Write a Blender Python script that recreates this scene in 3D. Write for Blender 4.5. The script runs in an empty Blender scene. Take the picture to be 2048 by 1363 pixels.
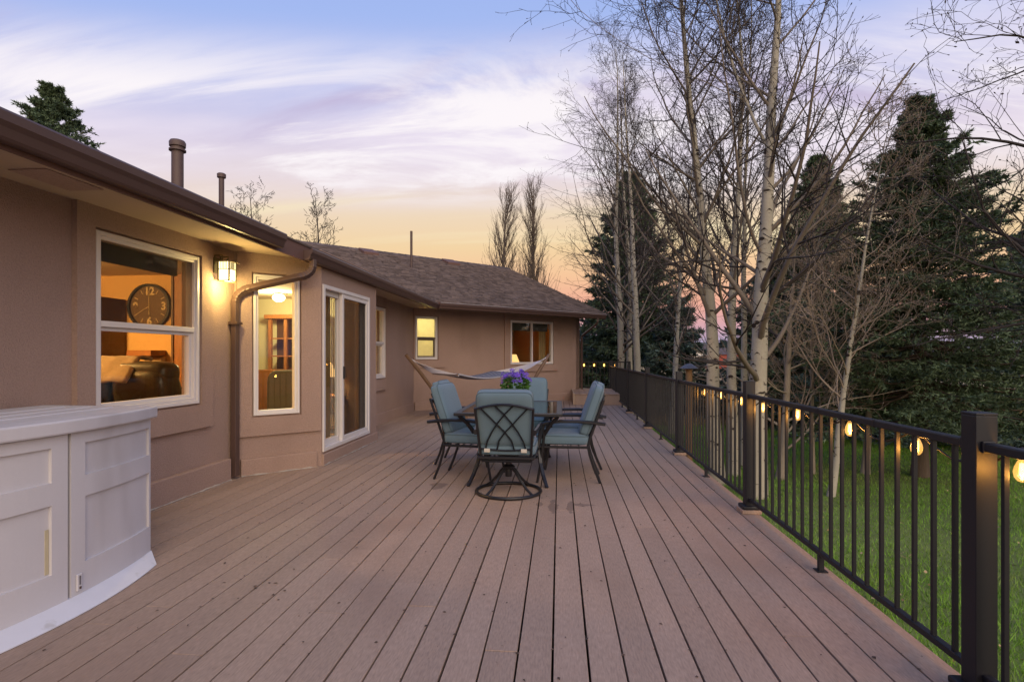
import bpy, math, random
import numpy as np
from mathutils import Vector, Matrix

sc = bpy.context.scene
COL = sc.collection
RR = random.Random(11)
rad = math.radians

# ------------------------------------------------------------------ camera
ALPHA = math.atan(94 / 1080)
CAM_H = 1.28
cam = bpy.data.cameras.new('camera')
cam.sensor_width = 36
cam.lens = 36 * 1080 / 2048
cam.shift_y = 28.5 / 2048
cam.clip_start = 0.05
cam.clip_end = 3000
camo = bpy.data.objects.new('camera', cam)
camo.location = (0, 0, CAM_H)
camo.rotation_euler = (rad(90), 0, ALPHA)
COL.objects.link(camo)
sc.camera = camo

# ------------------------------------------------------------------ colour helpers
def lin(c):
    return tuple(((x / 255) / 12.92 if x / 255 <= 0.04045 else ((x / 255 + 0.055) / 1.055) ** 2.4) for x in c)

# ------------------------------------------------------------------ world : dusk sky with streaky cirrus
world = bpy.data.worlds.new('World')
sc.world = world
world.use_nodes = True
nt = world.node_tree
for n in list(nt.nodes):
    nt.nodes.remove(n)

def N(tree, typ, **kw):
    n = tree.nodes.new(typ)
    for k, v in kw.items():
        setattr(n, k, v)
    return n

def L(tree, a, b):
    tree.links.new(a, b)

def ramp_node(tree, fac, stops, interp='LINEAR'):
    r = N(tree, 'ShaderNodeValToRGB')
    cr = r.color_ramp
    cr.interpolation = interp
    while len(cr.elements) > 1:
        cr.elements.remove(cr.elements[-1])
    cr.elements[0].position = stops[0][0]
    cr.elements[0].color = (*stops[0][1], 1)
    for p, c in stops[1:]:
        e = cr.elements.new(p)
        e.color = (*c, 1)
    if fac is not None:
        L(tree, fac, r.inputs[0])
    return r

def math_node(tree, op, a, b=None, clamp=False):
    m = N(tree, 'ShaderNodeMath', operation=op, use_clamp=clamp)
    for i, x in enumerate((a, b)):
        if x is None:
            continue
        if isinstance(x, (int, float)):
            m.inputs[i].default_value = x
        else:
            L(tree, x, m.inputs[i])
    return m.outputs[0]

def mix_node(tree, fac, a, b, blend='MIX'):
    m = N(tree, 'ShaderNodeMix', data_type='RGBA', blend_type=blend)
    for sock, x in ((m.inputs[0], fac), (m.inputs[6], a), (m.inputs[7], b)):
        if isinstance(x, (int, float)):
            sock.default_value = x
        elif isinstance(x, tuple):
            sock.default_value = (*x, 1)
        else:
            L(tree, x, sock)
    return m.outputs[2]

def g(v):
    return (v, v, v)

tc = N(nt, 'ShaderNodeTexCoord')
sep = N(nt, 'ShaderNodeSeparateXYZ')
L(nt, tc.outputs['Generated'], sep.inputs[0])
zr = sep.outputs[2]
hyp = math_node(nt, 'SQRT', math_node(nt, 'ADD', math_node(nt, 'MULTIPLY', zr, zr), math_node(nt, 'MULTIPLY', sep.outputs[1], sep.outputs[1])))
zc = math_node(nt, 'DIVIDE', zr, math_node(nt, 'MAXIMUM', hyp, 0.02))
zz = math_node(nt, 'ADD', math_node(nt, 'MULTIPLY', zr, 0.45), math_node(nt, 'MULTIPLY', zc, 0.55))
base = ramp_node(nt, math_node(nt, 'MULTIPLY_ADD', zz, 0.5), [
    (0.0, lin((96, 84, 74))), (0.49, lin((120, 110, 112))),
    (0.5, lin((158, 158, 192))), (0.512, lin((182, 168, 198))), (0.527, lin((218, 168, 174))),
    (0.548, lin((241, 176, 152))), (0.572, lin((246, 198, 156))), (0.598, lin((243, 212, 166))),
    (0.628, lin((238, 216, 190))), (0.652, lin((230, 214, 214))), (0.685, lin((217, 209, 231))),
    (0.722, lin((190, 197, 237))), (0.765, lin((164, 186, 240))), (0.84, lin((142, 172, 236))), (1.0, lin((120, 154, 226)))])
base.inputs[0].links[0].from_node.inputs[2].default_value = 0.5
# planar cloud coordinates
den = math_node(nt, 'ADD', math_node(nt, 'MAXIMUM', zz, 0.0), 0.10)
cx_ = math_node(nt, 'DIVIDE', sep.outputs[0], den)
cy_ = math_node(nt, 'DIVIDE', sep.outputs[1], den)
comb = N(nt, 'ShaderNodeCombineXYZ')
L(nt, cx_, comb.inputs[0]); L(nt, cy_, comb.inputs[1])

def cloud_layer(loc, rot, scale, detail, rough, dist, lo, hi, nscale=1.0):
    mp = N(nt, 'ShaderNodeMapping')
    mp.inputs['Location'].default_value = loc
    mp.inputs['Rotation'].default_value = (0, 0, rot)
    mp.inputs['Scale'].default_value = scale
    L(nt, comb.outputs[0], mp.inputs[0])
    no = N(nt, 'ShaderNodeTexNoise')
    no.inputs['Scale'].default_value = nscale
    no.inputs['Detail'].default_value = detail
    no.inputs['Roughness'].default_value = rough
    no.inputs['Distortion'].default_value = dist
    L(nt, mp.outputs[0], no.inputs['Vector'])
    mr = N(nt, 'ShaderNodeMapRange', interpolation_type='SMOOTHSTEP')
    mr.inputs[1].default_value = lo
    mr.inputs[2].default_value = hi
    L(nt, no.outputs[0], mr.inputs[0])
    return mr.outputs[0]

def band(lo0, lo1, hi0, hi1):
    a = N(nt, 'ShaderNodeMapRange', interpolation_type='SMOOTHSTEP')
    a.inputs[1].default_value = lo0; a.inputs[2].default_value = lo1
    L(nt, zz, a.inputs[0])
    b = N(nt, 'ShaderNodeMapRange', interpolation_type='SMOOTHSTEP')
    b.inputs[1].default_value = hi0; b.inputs[2].default_value = hi1
    b.inputs[3].default_value = 1; b.inputs[4].default_value = 0
    L(nt, zz, b.inputs[0])
    return math_node(nt, 'MULTIPLY', a.outputs[0], b.outputs[0])

veil = cloud_layer((1.3, 0.4, 0), 0.08, (0.45, 0.9, 1), 7, 0.55, 0.8, 0.33, 0.60)
wisp = cloud_layer((2.9, 11.7, 0), 0.04, (0.85, 2.1, 1), 10, 0.63, 0.9, 0.42, 0.62)
dark = cloud_layer((7.7, 5.2, 0), 0.05, (0.6, 1.6, 1), 8, 0.58, 0.6, 0.50, 0.70)
low = cloud_layer((2.2, 9.4, 0), 0.03, (0.25, 1.6, 1), 5, 0.55, 0.4, 0.52, 0.70)
c1 = mix_node(nt, math_node(nt, 'MULTIPLY', math_node(nt, 'MULTIPLY', veil, band(0.24, 0.33, 0.43, 0.54)), 0.85), base.outputs[0], lin((240, 230, 243)))
c2 = mix_node(nt, math_node(nt, 'MULTIPLY', math_node(nt, 'MULTIPLY', dark, band(0.30, 0.40, 0.46, 0.54)), 0.75), c1, lin((190, 174, 208)))
c3 = mix_node(nt, math_node(nt, 'MULTIPLY', math_node(nt, 'MULTIPLY', wisp, band(0.25, 0.32, 0.42, 0.525)), 0.95), c2, lin((253, 247, 250)))
c4 = mix_node(nt, math_node(nt, 'MULTIPLY', math_node(nt, 'MULTIPLY', low, band(0.15, 0.19, 0.24, 0.31)), 0.7), c3, lin((250, 236, 196)))
bg = N(nt, 'ShaderNodeBackground')
bg.inputs['Strength'].default_value = 0.58
L(nt, c4, bg.inputs['Color'])
wo = N(nt, 'ShaderNodeOutputWorld')
L(nt, bg.outputs[0], wo.inputs[0])

# ------------------------------------------------------------------ soft dusk key (no hard sun any more)
sun = bpy.data.lights.new('dusk_sun', 'SUN')
sun.energy = 1.5
sun.angle = rad(60)
sun.color = (1.0, 0.80, 0.56)
suno = bpy.data.objects.new('dusk_sun', sun)
suno.rotation_euler = (rad(60), 0, rad(24))
suno.location = (4, -6, 12)
COL.objects.link(suno)

# ------------------------------------------------------------------ exposure
sc.view_settings.view_transform = 'Standard'
sc.view_settings.look = 'None'
sc.view_settings.exposure = 0.80
sc.view_settings.gamma = 1
sc.view_settings.use_curve_mapping = False
sc.render.engine = 'CYCLES'
sc.cycles.use_denoising = True
sc.cycles.max_bounces = 8
sc.cycles.transparent_max_bounces = 16
sc.cycles.caustics_reflective = False
sc.cycles.caustics_refractive = False
sc.cycles.sample_clamp_indirect = 4.0

# ------------------------------------------------------------------ materials
MATS = {}

def M(name, col, rough=0.6, var=0.12, scale=4.0, stretch=(1, 1, 1), bump=0.0, bscale=60.0, bdist=0.01,
      metal=0.0, spec=0.5, island=0.0, rnd=0.0, detail=4.0, sheen=0.0, speck=None, coat=0.0, transl=None, fine=0.0, fscale=180):
    m = bpy.data.materials.new(name)
    m.use_nodes = True
    t = m.node_tree
    p = t.nodes['Principled BSDF']
    p.inputs['Roughness'].default_value = rough
    p.inputs['Metallic'].default_value = metal
    p.inputs['Specular IOR Level'].default_value = spec
    p.inputs['Sheen Weight'].default_value = sheen
    p.inputs['Coat Weight'].default_value = coat
    geo = N(t, 'ShaderNodeNewGeometry')
    mp = N(t, 'ShaderNodeMapping')
    mp.inputs['Scale'].default_value = stretch
    L(t, geo.outputs['Position'], mp.inputs[0])
    no = N(t, 'ShaderNodeTexNoise')
    no.inputs['Scale'].default_value = scale
    no.inputs['Detail'].default_value = detail
    no.inputs['Roughness'].default_value = 0.6
    L(t, mp.outputs[0], no.inputs['Vector'])
    val = math_node(t, 'MULTIPLY_ADD', math_node(t, 'SUBTRACT', no.outputs[0], 0.5), 2 * var * 1.6)
    val.node.inputs[2].default_value = 1.0
    if fine:
        n3 = N(t, 'ShaderNodeTexNoise')
        n3.inputs['Scale'].default_value = fscale
        n3.inputs['Detail'].default_value = 2
        L(t, mp.outputs[0], n3.inputs['Vector'])
        fv = math_node(t, 'MULTIPLY_ADD', math_node(t, 'SUBTRACT', n3.outputs[0], 0.5), 2 * fine)
        fv.node.inputs[2].default_value = 1.0
        val = math_node(t, 'MULTIPLY', val, fv)
    if island:
        r = math_node(t, 'MULTIPLY_ADD', math_node(t, 'SUBTRACT', geo.outputs['Random Per Island'], 0.5), 2 * island)
        r.node.inputs[2].default_value = 1.0
        val = math_node(t, 'MULTIPLY', val, r)
    if rnd:
        oi = N(t, 'ShaderNodeObjectInfo')
        r = math_node(t, 'MULTIPLY_ADD', math_node(t, 'SUBTRACT', oi.outputs['Random'], 0.5), 2 * rnd)
        r.node.inputs[2].default_value = 1.0
        val = math_node(t, 'MULTIPLY', val, r)
    vm = N(t, 'ShaderNodeVectorMath', operation='SCALE')
    vm.inputs[0].default_value = col
    L(t, val, vm.inputs['Scale'])
    out = vm.outputs[0]
    if speck:
        sc_, sstretch, lo, hi, scol, amt = speck
        m2 = N(t, 'ShaderNodeMapping')
        m2.inputs['Scale'].default_value = sstretch
        L(t, geo.outputs['Position'], m2.inputs[0])
        n2 = N(t, 'ShaderNodeTexNoise')
        n2.inputs['Scale'].default_value = sc_
        n2.inputs['Detail'].default_value = 3
        L(t, m2.outputs[0], n2.inputs['Vector'])
        mr = N(t, 'ShaderNodeMapRange', interpolation_type='SMOOTHSTEP')
        mr.inputs[1].default_value = lo; mr.inputs[2].default_value = hi
        L(t, n2.outputs[0], mr.inputs[0])
        out = mix_node(t, math_node(t, 'MULTIPLY', mr.outputs[0], amt), out, scol)
    L(t, out, p.inputs['Base Color'])
    if bump:
        nb = N(t, 'ShaderNodeTexNoise')
        nb.inputs['Scale'].default_value = bscale
        nb.inputs['Detail'].default_value = 3
        L(t, mp.outputs[0], nb.inputs['Vector'])
        b = N(t, 'ShaderNodeBump')
        b.inputs['Strength'].default_value = bump
        b.inputs['Distance'].default_value = bdist
        L(t, nb.outputs[0], b.inputs['Height'])
        L(t, b.outputs[0], p.inputs['Normal'])
    if transl:
        tr = N(t, 'ShaderNodeBsdfTranslucent')
        L(t, out, tr.inputs[0])
        ms = N(t, 'ShaderNodeMixShader')
        ms.inputs[0].default_value = transl
        L(t, p.outputs[0], ms.inputs[1]); L(t, tr.outputs[0], ms.inputs[2])
        L(t, ms.outputs[0], t.nodes['Material Output'].inputs[0])
    MATS[name] = m
    return m

def M_emit(name, col, strength):
    m = bpy.data.materials.new(name)
    m.use_nodes = True
    p = m.node_tree.nodes['Principled BSDF']
    p.inputs['Base Color'].default_value = (*col, 1)
    p.inputs['Emission Color'].default_value = (*col, 1)
    p.inputs['Emission Strength'].default_value = strength
    MATS[name] = m
    return m

def M_glass(name, tint=(1, 1, 1), extra=0.0, refl=1.0, rough=0.0, body=None, bodyamt=0.0):
    m = bpy.data.materials.new(name)
    m.use_nodes = True
    t = m.node_tree
    t.nodes.remove(t.nodes['Principled BSDF'])
    tr = N(t, 'ShaderNodeBsdfTransparent')
    tr.inputs[0].default_value = (*tint, 1)
    gl = N(t, 'ShaderNodeBsdfGlossy')
    gl.inputs['Roughness'].default_value = rough
    fr = N(t, 'ShaderNodeFresnel')
    bf_ = N(t, 'ShaderNodeNewGeometry')
    ior = math_node(t, 'MULTIPLY_ADD', bf_.outputs['Backfacing'], 1 / 1.5 - 1.5)
    ior.node.inputs[2].default_value = 1.5
    L(t, ior, fr.inputs[0])
    fac = math_node(t, 'ADD', math_node(t, 'MULTIPLY', fr.outputs[0], refl), extra, clamp=True)
    ms = N(t, 'ShaderNodeMixShader')
    L(t, fac, ms.inputs[0])
    src = tr.outputs[0]
    if body:
        df = N(t, 'ShaderNodeBsdfDiffuse')
        df.inputs[0].default_value = (*body, 1)
        m2 = N(t, 'ShaderNodeMixShader')
        m2.inputs[0].default_value = bodyamt
        L(t, tr.outputs[0], m2.inputs[1]); L(t, df.outputs[0], m2.inputs[2])
        src = m2.outputs[0]
    L(t, src, ms.inputs[1]); L(t, gl.outputs[0], ms.inputs[2])
    L(t, ms.outputs[0], t.nodes['Material Output'].inputs[0])
    MATS[name] = m
    return m

STUCCO = M('stucco', (0.375, 0.260, 0.210), 0.9, 0.07, 1.3, bump=0.85, bscale=120, bdist=0.012, spec=0.2,
           speck=(1.1, (1, 1, 0.35), 0.52, 0.75, (0.26, 0.178, 0.142), 0.45), fine=0.22, fscale=75)
SOFFIT = M('soffit_paint', (0.42, 0.315, 0.22), 0.85, 0.06, 2, bump=0.15, bscale=80, speck=(3, (1, 1, 1), 0.6, 0.75, (0.28, 0.2, 0.13), 0.5))
FASCIA = M('brown_metal', (0.088, 0.052, 0.043), 0.42, 0.08, 3, spec=0.45)
FASCIAW = M('fascia_board', (0.135, 0.07, 0.052), 0.7, 0.12, 5, stretch=(1, 1, 6))
DRIP = M('drip_edge', (0.5, 0.46, 0.46), 0.45, 0.05, metal=0.3)
SHINGLE = M('shingle', (0.128, 0.096, 0.083), 0.95, 0.18, 9, bump=0.4, bscale=220, island=0.30, spec=0.15, fine=0.25, fscale=160)
VINYL = M('white_vinyl', (0.66, 0.62, 0.60), 0.45, 0.04, 3)
GLASS = M_glass('window_glass', (0.93, 0.95, 0.93))
SCREEN = M_glass('insect_screen', (1, 1, 1), refl=0.04, body=(0.055, 0.045, 0.04), bodyamt=0.27)
SCREEN2 = M_glass('door_screen_mesh', (1, 1, 1), refl=0.04, body=(0.05, 0.042, 0.038), bodyamt=0.46)
FROST = M('frosted_glass', (0.86, 0.84, 0.70), 0.35, 0.07, 9, transl=0.85, bump=0.3, bscale=90)
RESIN = M('white_resin', (0.545, 0.525, 0.535), 0.5, 0.05, 2.2, speck=(2.4, (1, 1, 0.25), 0.55, 0.78, (0.36, 0.33, 0.32), 0.55), fine=0.03, fscale=90)
RESIN_D = M('resin_shadow_gap', (0.13, 0.12, 0.13), 0.7, 0.05)
RESIN_S = M('white_sill_plastic', (0.60, 0.60, 0.64), 0.55, 0.06, 5, speck=(9, (1, 1, 1), 0.62, 0.72, (0.40, 0.38, 0.36), 0.6))
STAIN = M('yellow_stained_resin', (0.46, 0.40, 0.26), 0.6, 0.15, 12)
BLACK = M('black_powder_coat', (0.0105, 0.0105, 0.0145), 0.5, 0.06, 6, spec=0.4, bump=0.08, bscale=400)
CHAIRM = M('bronze_black_frame', (0.0105, 0.0105, 0.0135), 0.38, 0.08, 8, spec=0.5)
FABRIC = M('blue_grey_fabric', (0.108, 0.168, 0.212), 0.92, 0.06, 3, bump=0.3, bscale=420, sheen=0.15, fine=0.10, fscale=300)
FABRIC2 = M('fabric_piping', (0.075, 0.12, 0.15), 0.9, 0.05)
TAG = M('cloth_tag', (0.6, 0.58, 0.53), 0.8, 0.1)
TABLEGLASS = M_glass('table_glass', (0.72, 0.82, 0.86), extra=0.05)
LEATHER = M('dark_leather', (0.035, 0.026, 0.018), 0.32, 0.15, 5, bump=0.12, bscale=60)
BLANKET = M('tan_blanket', (0.27, 0.175, 0.085), 0.9, 0.12, 6, bump=0.3, bscale=90, sheen=0.2)
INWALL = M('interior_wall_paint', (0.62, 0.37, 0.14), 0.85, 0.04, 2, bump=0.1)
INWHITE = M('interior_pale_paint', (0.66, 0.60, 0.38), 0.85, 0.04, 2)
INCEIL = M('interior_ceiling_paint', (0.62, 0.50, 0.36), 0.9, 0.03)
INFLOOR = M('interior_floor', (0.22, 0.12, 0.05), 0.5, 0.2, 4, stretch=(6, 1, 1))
WOODO = M('orange_wood', (0.30, 0.115, 0.032), 0.42, 0.18, 5, stretch=(5, 5, 1))
WOODD = M('dark_wood', (0.10, 0.045, 0.016), 0.42, 0.18, 5, stretch=(5, 5, 1))
CURTAIN = M('beige_curtain', (0.52, 0.40, 0.22), 0.9, 0.08, 3, transl=0.4)
DARK_GREY = M('dark_grey_matte', (0.085, 0.075, 0.06), 0.85, 0.05)
STONE = M('fireplace_stone', (0.36, 0.25, 0.13), 0.85, 0.25, 6, bump=0.4, bscale=25, island=0.3)
CLOCKF = M('clock_face', (0.115, 0.062, 0.028), 0.6, 0.12, 6)
CLOCKN = M('clock_numeral', (0.62, 0.47, 0.25), 0.6, 0.05)
BRONZE = M('lantern_bronze', (0.16, 0.125, 0.06), 0.45, 0.1, metal=0.4)
LANTERNGLASS = M_emit('lantern_lit_glass', (1.0, 0.86, 0.46), 1.9)
LAMPSHADE = M_emit('lamp_shade_lit', (1.0, 0.62, 0.22), 0.75)
GLOBE = M_emit('globe_lit', (1.0, 0.86, 0.55), 6.0)
BULBG = M_glass('bulb_glass', (1.0, 0.86, 0.6), extra=0.02)
_t = BULBG.node_tree
_e = N(_t, 'ShaderNodeEmission'); _e.inputs[0].default_value = (1.0, .52, .13, 1); _e.inputs[1].default_value = 0.32  # bulb halo put into the glass as a faint orange emission
_a = N(_t, 'ShaderNodeAddShader')
_o = _t.nodes['Material Output'].inputs[0]
L(_t, _o.links[0].from_socket, _a.inputs[0]); L(_t, _e.outputs[0], _a.inputs[1]); L(_t, _a.outputs[0], _o)
FILAMENT = M_emit('bulb_filament', (1.0, 0.52, 0.13), 5.0)
CABLE = M('black_cable', (0.012, 0.011, 0.01), 0.6, 0.05)
TERRA = M('clay_pot', (0.20, 0.085, 0.05), 0.8, 0.15, 12)
LEAF = M('flower_leaf', (0.07, 0.17, 0.028), 0.55, 0.15, 20, island=0.5, transl=0.3)
PETAL = M('purple_petal', (0.15, 0.065, 0.50), 0.6, 0.1, 20, island=0.35, transl=0.25)
HWOOD = M('hammock_stand_wood', (0.16, 0.095, 0.055), 0.6, 0.15, 8)
ROPE = M('white_rope', (0.56, 0.52, 0.53), 0.9, 0.08, 20)
BARKA = M('aspen_bark', (0.375, 0.345, 0.272), 0.85, 0.12, 5, stretch=(1, 1, 0.5), bump=0.35, bscale=40,
          speck=(9.0, (1.0, 1.0, 2.6), 0.63, 0.70, (0.045, 0.035, 0.03), 0.85), fine=0.14, fscale=60)
BARKB = M('upper_branch_bark', (0.29, 0.245, 0.19), 0.85, 0.2, 5, bump=0.2, bscale=60)
LIMBA = M('aspen_limb_bark', (0.175, 0.145, 0.115), 0.85, 0.25, 4, bump=0.2, bscale=60)
TWIG = M('twig', (0.036, 0.028, 0.026), 0.85, 0.2, 5)
TWIGB = M('tan_twig', (0.30, 0.235, 0.18), 0.85, 0.2, 5)
DEADLEAF = M('dry_leaf', (0.075, 0.045, 0.03), 0.8, 0.2, island=0.4)
KNOT = M('dark_bark_knot', (0.035, 0.026, 0.021), 0.9, 0.2, 20)
BARKS = M('spruce_bark', (0.10, 0.072, 0.052), 0.95, 0.25, 8, stretch=(1, 1, 0.3), bump=0.6, bscale=25, bdist=0.02)
NEEDLE = M('spruce_needle', (0.105, 0.150, 0.082), 0.6, 0.28, 1.6, island=0.55, spec=0.25, transl=0.12)
NEEDLEB = M('blue_spruce_needle', (0.105, 0.155, 0.128), 0.6, 0.25, 1.6, island=0.5, spec=0.25, transl=0.12)
SOIL = M('lawn_soil', (0.13, 0.17, 0.04), 0.95, 0.35, 1.2, bump=0.4, bscale=30)
GRASS = M('grass_blade', (0.200, 0.375, 0.040), 0.6, 0.32, 0.7, island=0.42, transl=0.3,
          speck=(0.8, (1, 1, 1), 0.50, 0.70, (0.30, 0.29, 0.10), 0.45))
DRYG = M('dry_grass', (0.30, 0.215, 0.10), 0.95, 0.3, 0.25, bump=0.3, bscale=12, speck=(0.12, (1, 1, 1), 0.5, 0.7, (0.17, 0.16, 0.06), 0.6), island=0.3)
DIRT = M('bare_dirt', (0.16, 0.115, 0.075), 0.95, 0.3, 3, bump=0.5, bscale=40)
HILL = M('far_hill', (0.055, 0.075, 0.075), 0.95, 0.2, 0.05)
POSTW = M('weathered_post_wood', (0.28, 0.165, 0.075), 0.8, 0.25, 8, stretch=(3, 3, 0.6), bump=0.3, bscale=30)
TIN = M('grey_tin', (0.14, 0.135, 0.15), 0.5, 0.1, metal=0.4)
FARWHITE = M('far_white_paint', (0.75, 0.72, 0.68), 0.7, 0.03)
FARROOF = M('far_roof', (0.09, 0.07, 0.07), 0.8, 0.1)
FARRED = M('far_red_paint', (0.33, 0.05, 0.03), 0.6, 0.1)
CAULK = M('old_caulk', (0.40, 0.36, 0.32), 0.85, 0.25, 14)
JOIST = M('joist_wood', (0.05, 0.04, 0.03), 0.9, 0.2)

# composite deck board: own material with grain, per-board tone, scuffs and the wet marks by the swivel chair
def make_deck_mat():
    m = M('composite_board', (0.330, 0.235, 0.178), 0.72, 0.10, 2.2, stretch=(3.2, 0.55, 1), bump=0.25, bscale=170, bdist=0.003,
          rnd=0.07, spec=0.28, speck=(1.3, (1.0, 0.7, 1), 0.5, 0.72, (0.265, 0.178, 0.130), 0.60), fine=0.38, fscale=42)
    t = m.node_tree
    p = t.nodes['Principled BSDF']
    src = p.inputs['Base Color'].links[0].from_socket
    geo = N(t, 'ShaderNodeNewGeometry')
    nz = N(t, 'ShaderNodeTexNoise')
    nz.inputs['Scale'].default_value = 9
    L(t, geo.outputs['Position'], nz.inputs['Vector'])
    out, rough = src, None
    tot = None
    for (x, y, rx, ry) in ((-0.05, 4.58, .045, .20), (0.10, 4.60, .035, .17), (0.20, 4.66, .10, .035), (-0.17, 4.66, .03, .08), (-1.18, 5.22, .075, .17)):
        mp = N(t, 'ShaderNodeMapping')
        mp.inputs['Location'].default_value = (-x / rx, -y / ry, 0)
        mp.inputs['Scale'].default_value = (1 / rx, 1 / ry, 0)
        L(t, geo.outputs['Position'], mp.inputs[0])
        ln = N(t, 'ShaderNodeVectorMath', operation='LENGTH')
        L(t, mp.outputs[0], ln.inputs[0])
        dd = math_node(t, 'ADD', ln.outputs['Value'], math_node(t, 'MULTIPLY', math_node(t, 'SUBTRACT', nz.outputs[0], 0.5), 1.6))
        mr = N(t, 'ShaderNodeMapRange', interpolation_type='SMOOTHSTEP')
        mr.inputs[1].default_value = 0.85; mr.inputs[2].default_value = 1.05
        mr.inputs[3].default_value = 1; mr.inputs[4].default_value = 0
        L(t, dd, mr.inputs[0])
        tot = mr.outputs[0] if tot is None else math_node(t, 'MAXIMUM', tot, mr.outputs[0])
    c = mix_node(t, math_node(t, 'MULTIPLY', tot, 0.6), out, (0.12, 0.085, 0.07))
    # small specks of dirt
    vo = N(t, 'ShaderNodeTexNoise')
    vo.inputs['Scale'].default_value = 55
    vo.inputs['Detail'].default_value = 2
    L(t, geo.outputs['Position'], vo.inputs['Vector'])
    mr = N(t, 'ShaderNodeMapRange', interpolation_type='SMOOTHSTEP')
    mr.inputs[1].default_value = 0.70; mr.inputs[2].default_value = 0.76
    L(t, vo.outputs[0], mr.inputs[0])
    c = mix_node(t, math_node(t, 'MULTIPLY', mr.outputs[0], 0.45), c, (0.12, 0.07, 0.05))
    L(t, c, p.inputs['Base Color'])
    return m
DECKM = make_deck_mat()

def make_stripe():
    m = M('striped_hammock_cloth', (0.36, 0.36, 0.41), 0.9, 0.06, 8, transl=0.15)
    t = m.node_tree
    p = t.nodes['Principled BSDF']
    uv = N(t, 'ShaderNodeUVMap')
    sp = N(t, 'ShaderNodeSeparateXYZ')
    L(t, uv.outputs[0], sp.inputs[0])
    w = math_node(t, 'FRACT', math_node(t, 'MULTIPLY', sp.outputs[1], 7))
    st = math_node(t, 'GREATER_THAN', w, 0.5)
    c = mix_node(t, st, p.inputs['Base Color'].links[0].from_socket, (0.045, 0.05, 0.075))
    L(t, c, p.inputs['Base Color'])
    return m
STRIPE = make_stripe()

# ------------------------------------------------------------------ mesh builder
WL = {}          # world location of parents that are not rotated

class Fr:
    """a vertical wall frame: s along the wall, o outwards, z up"""
    def __init__(self, x, y, ex, ey):
        l = math.hypot(ex, ey)
        self.x, self.y, self.ex, self.ey = x, y, ex / l, ey / l
    def pt(self, s, o, z):
        return (self.x + self.ex * s + self.ey * o, self.y + self.ey * s - self.ex * o, z)

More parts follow.
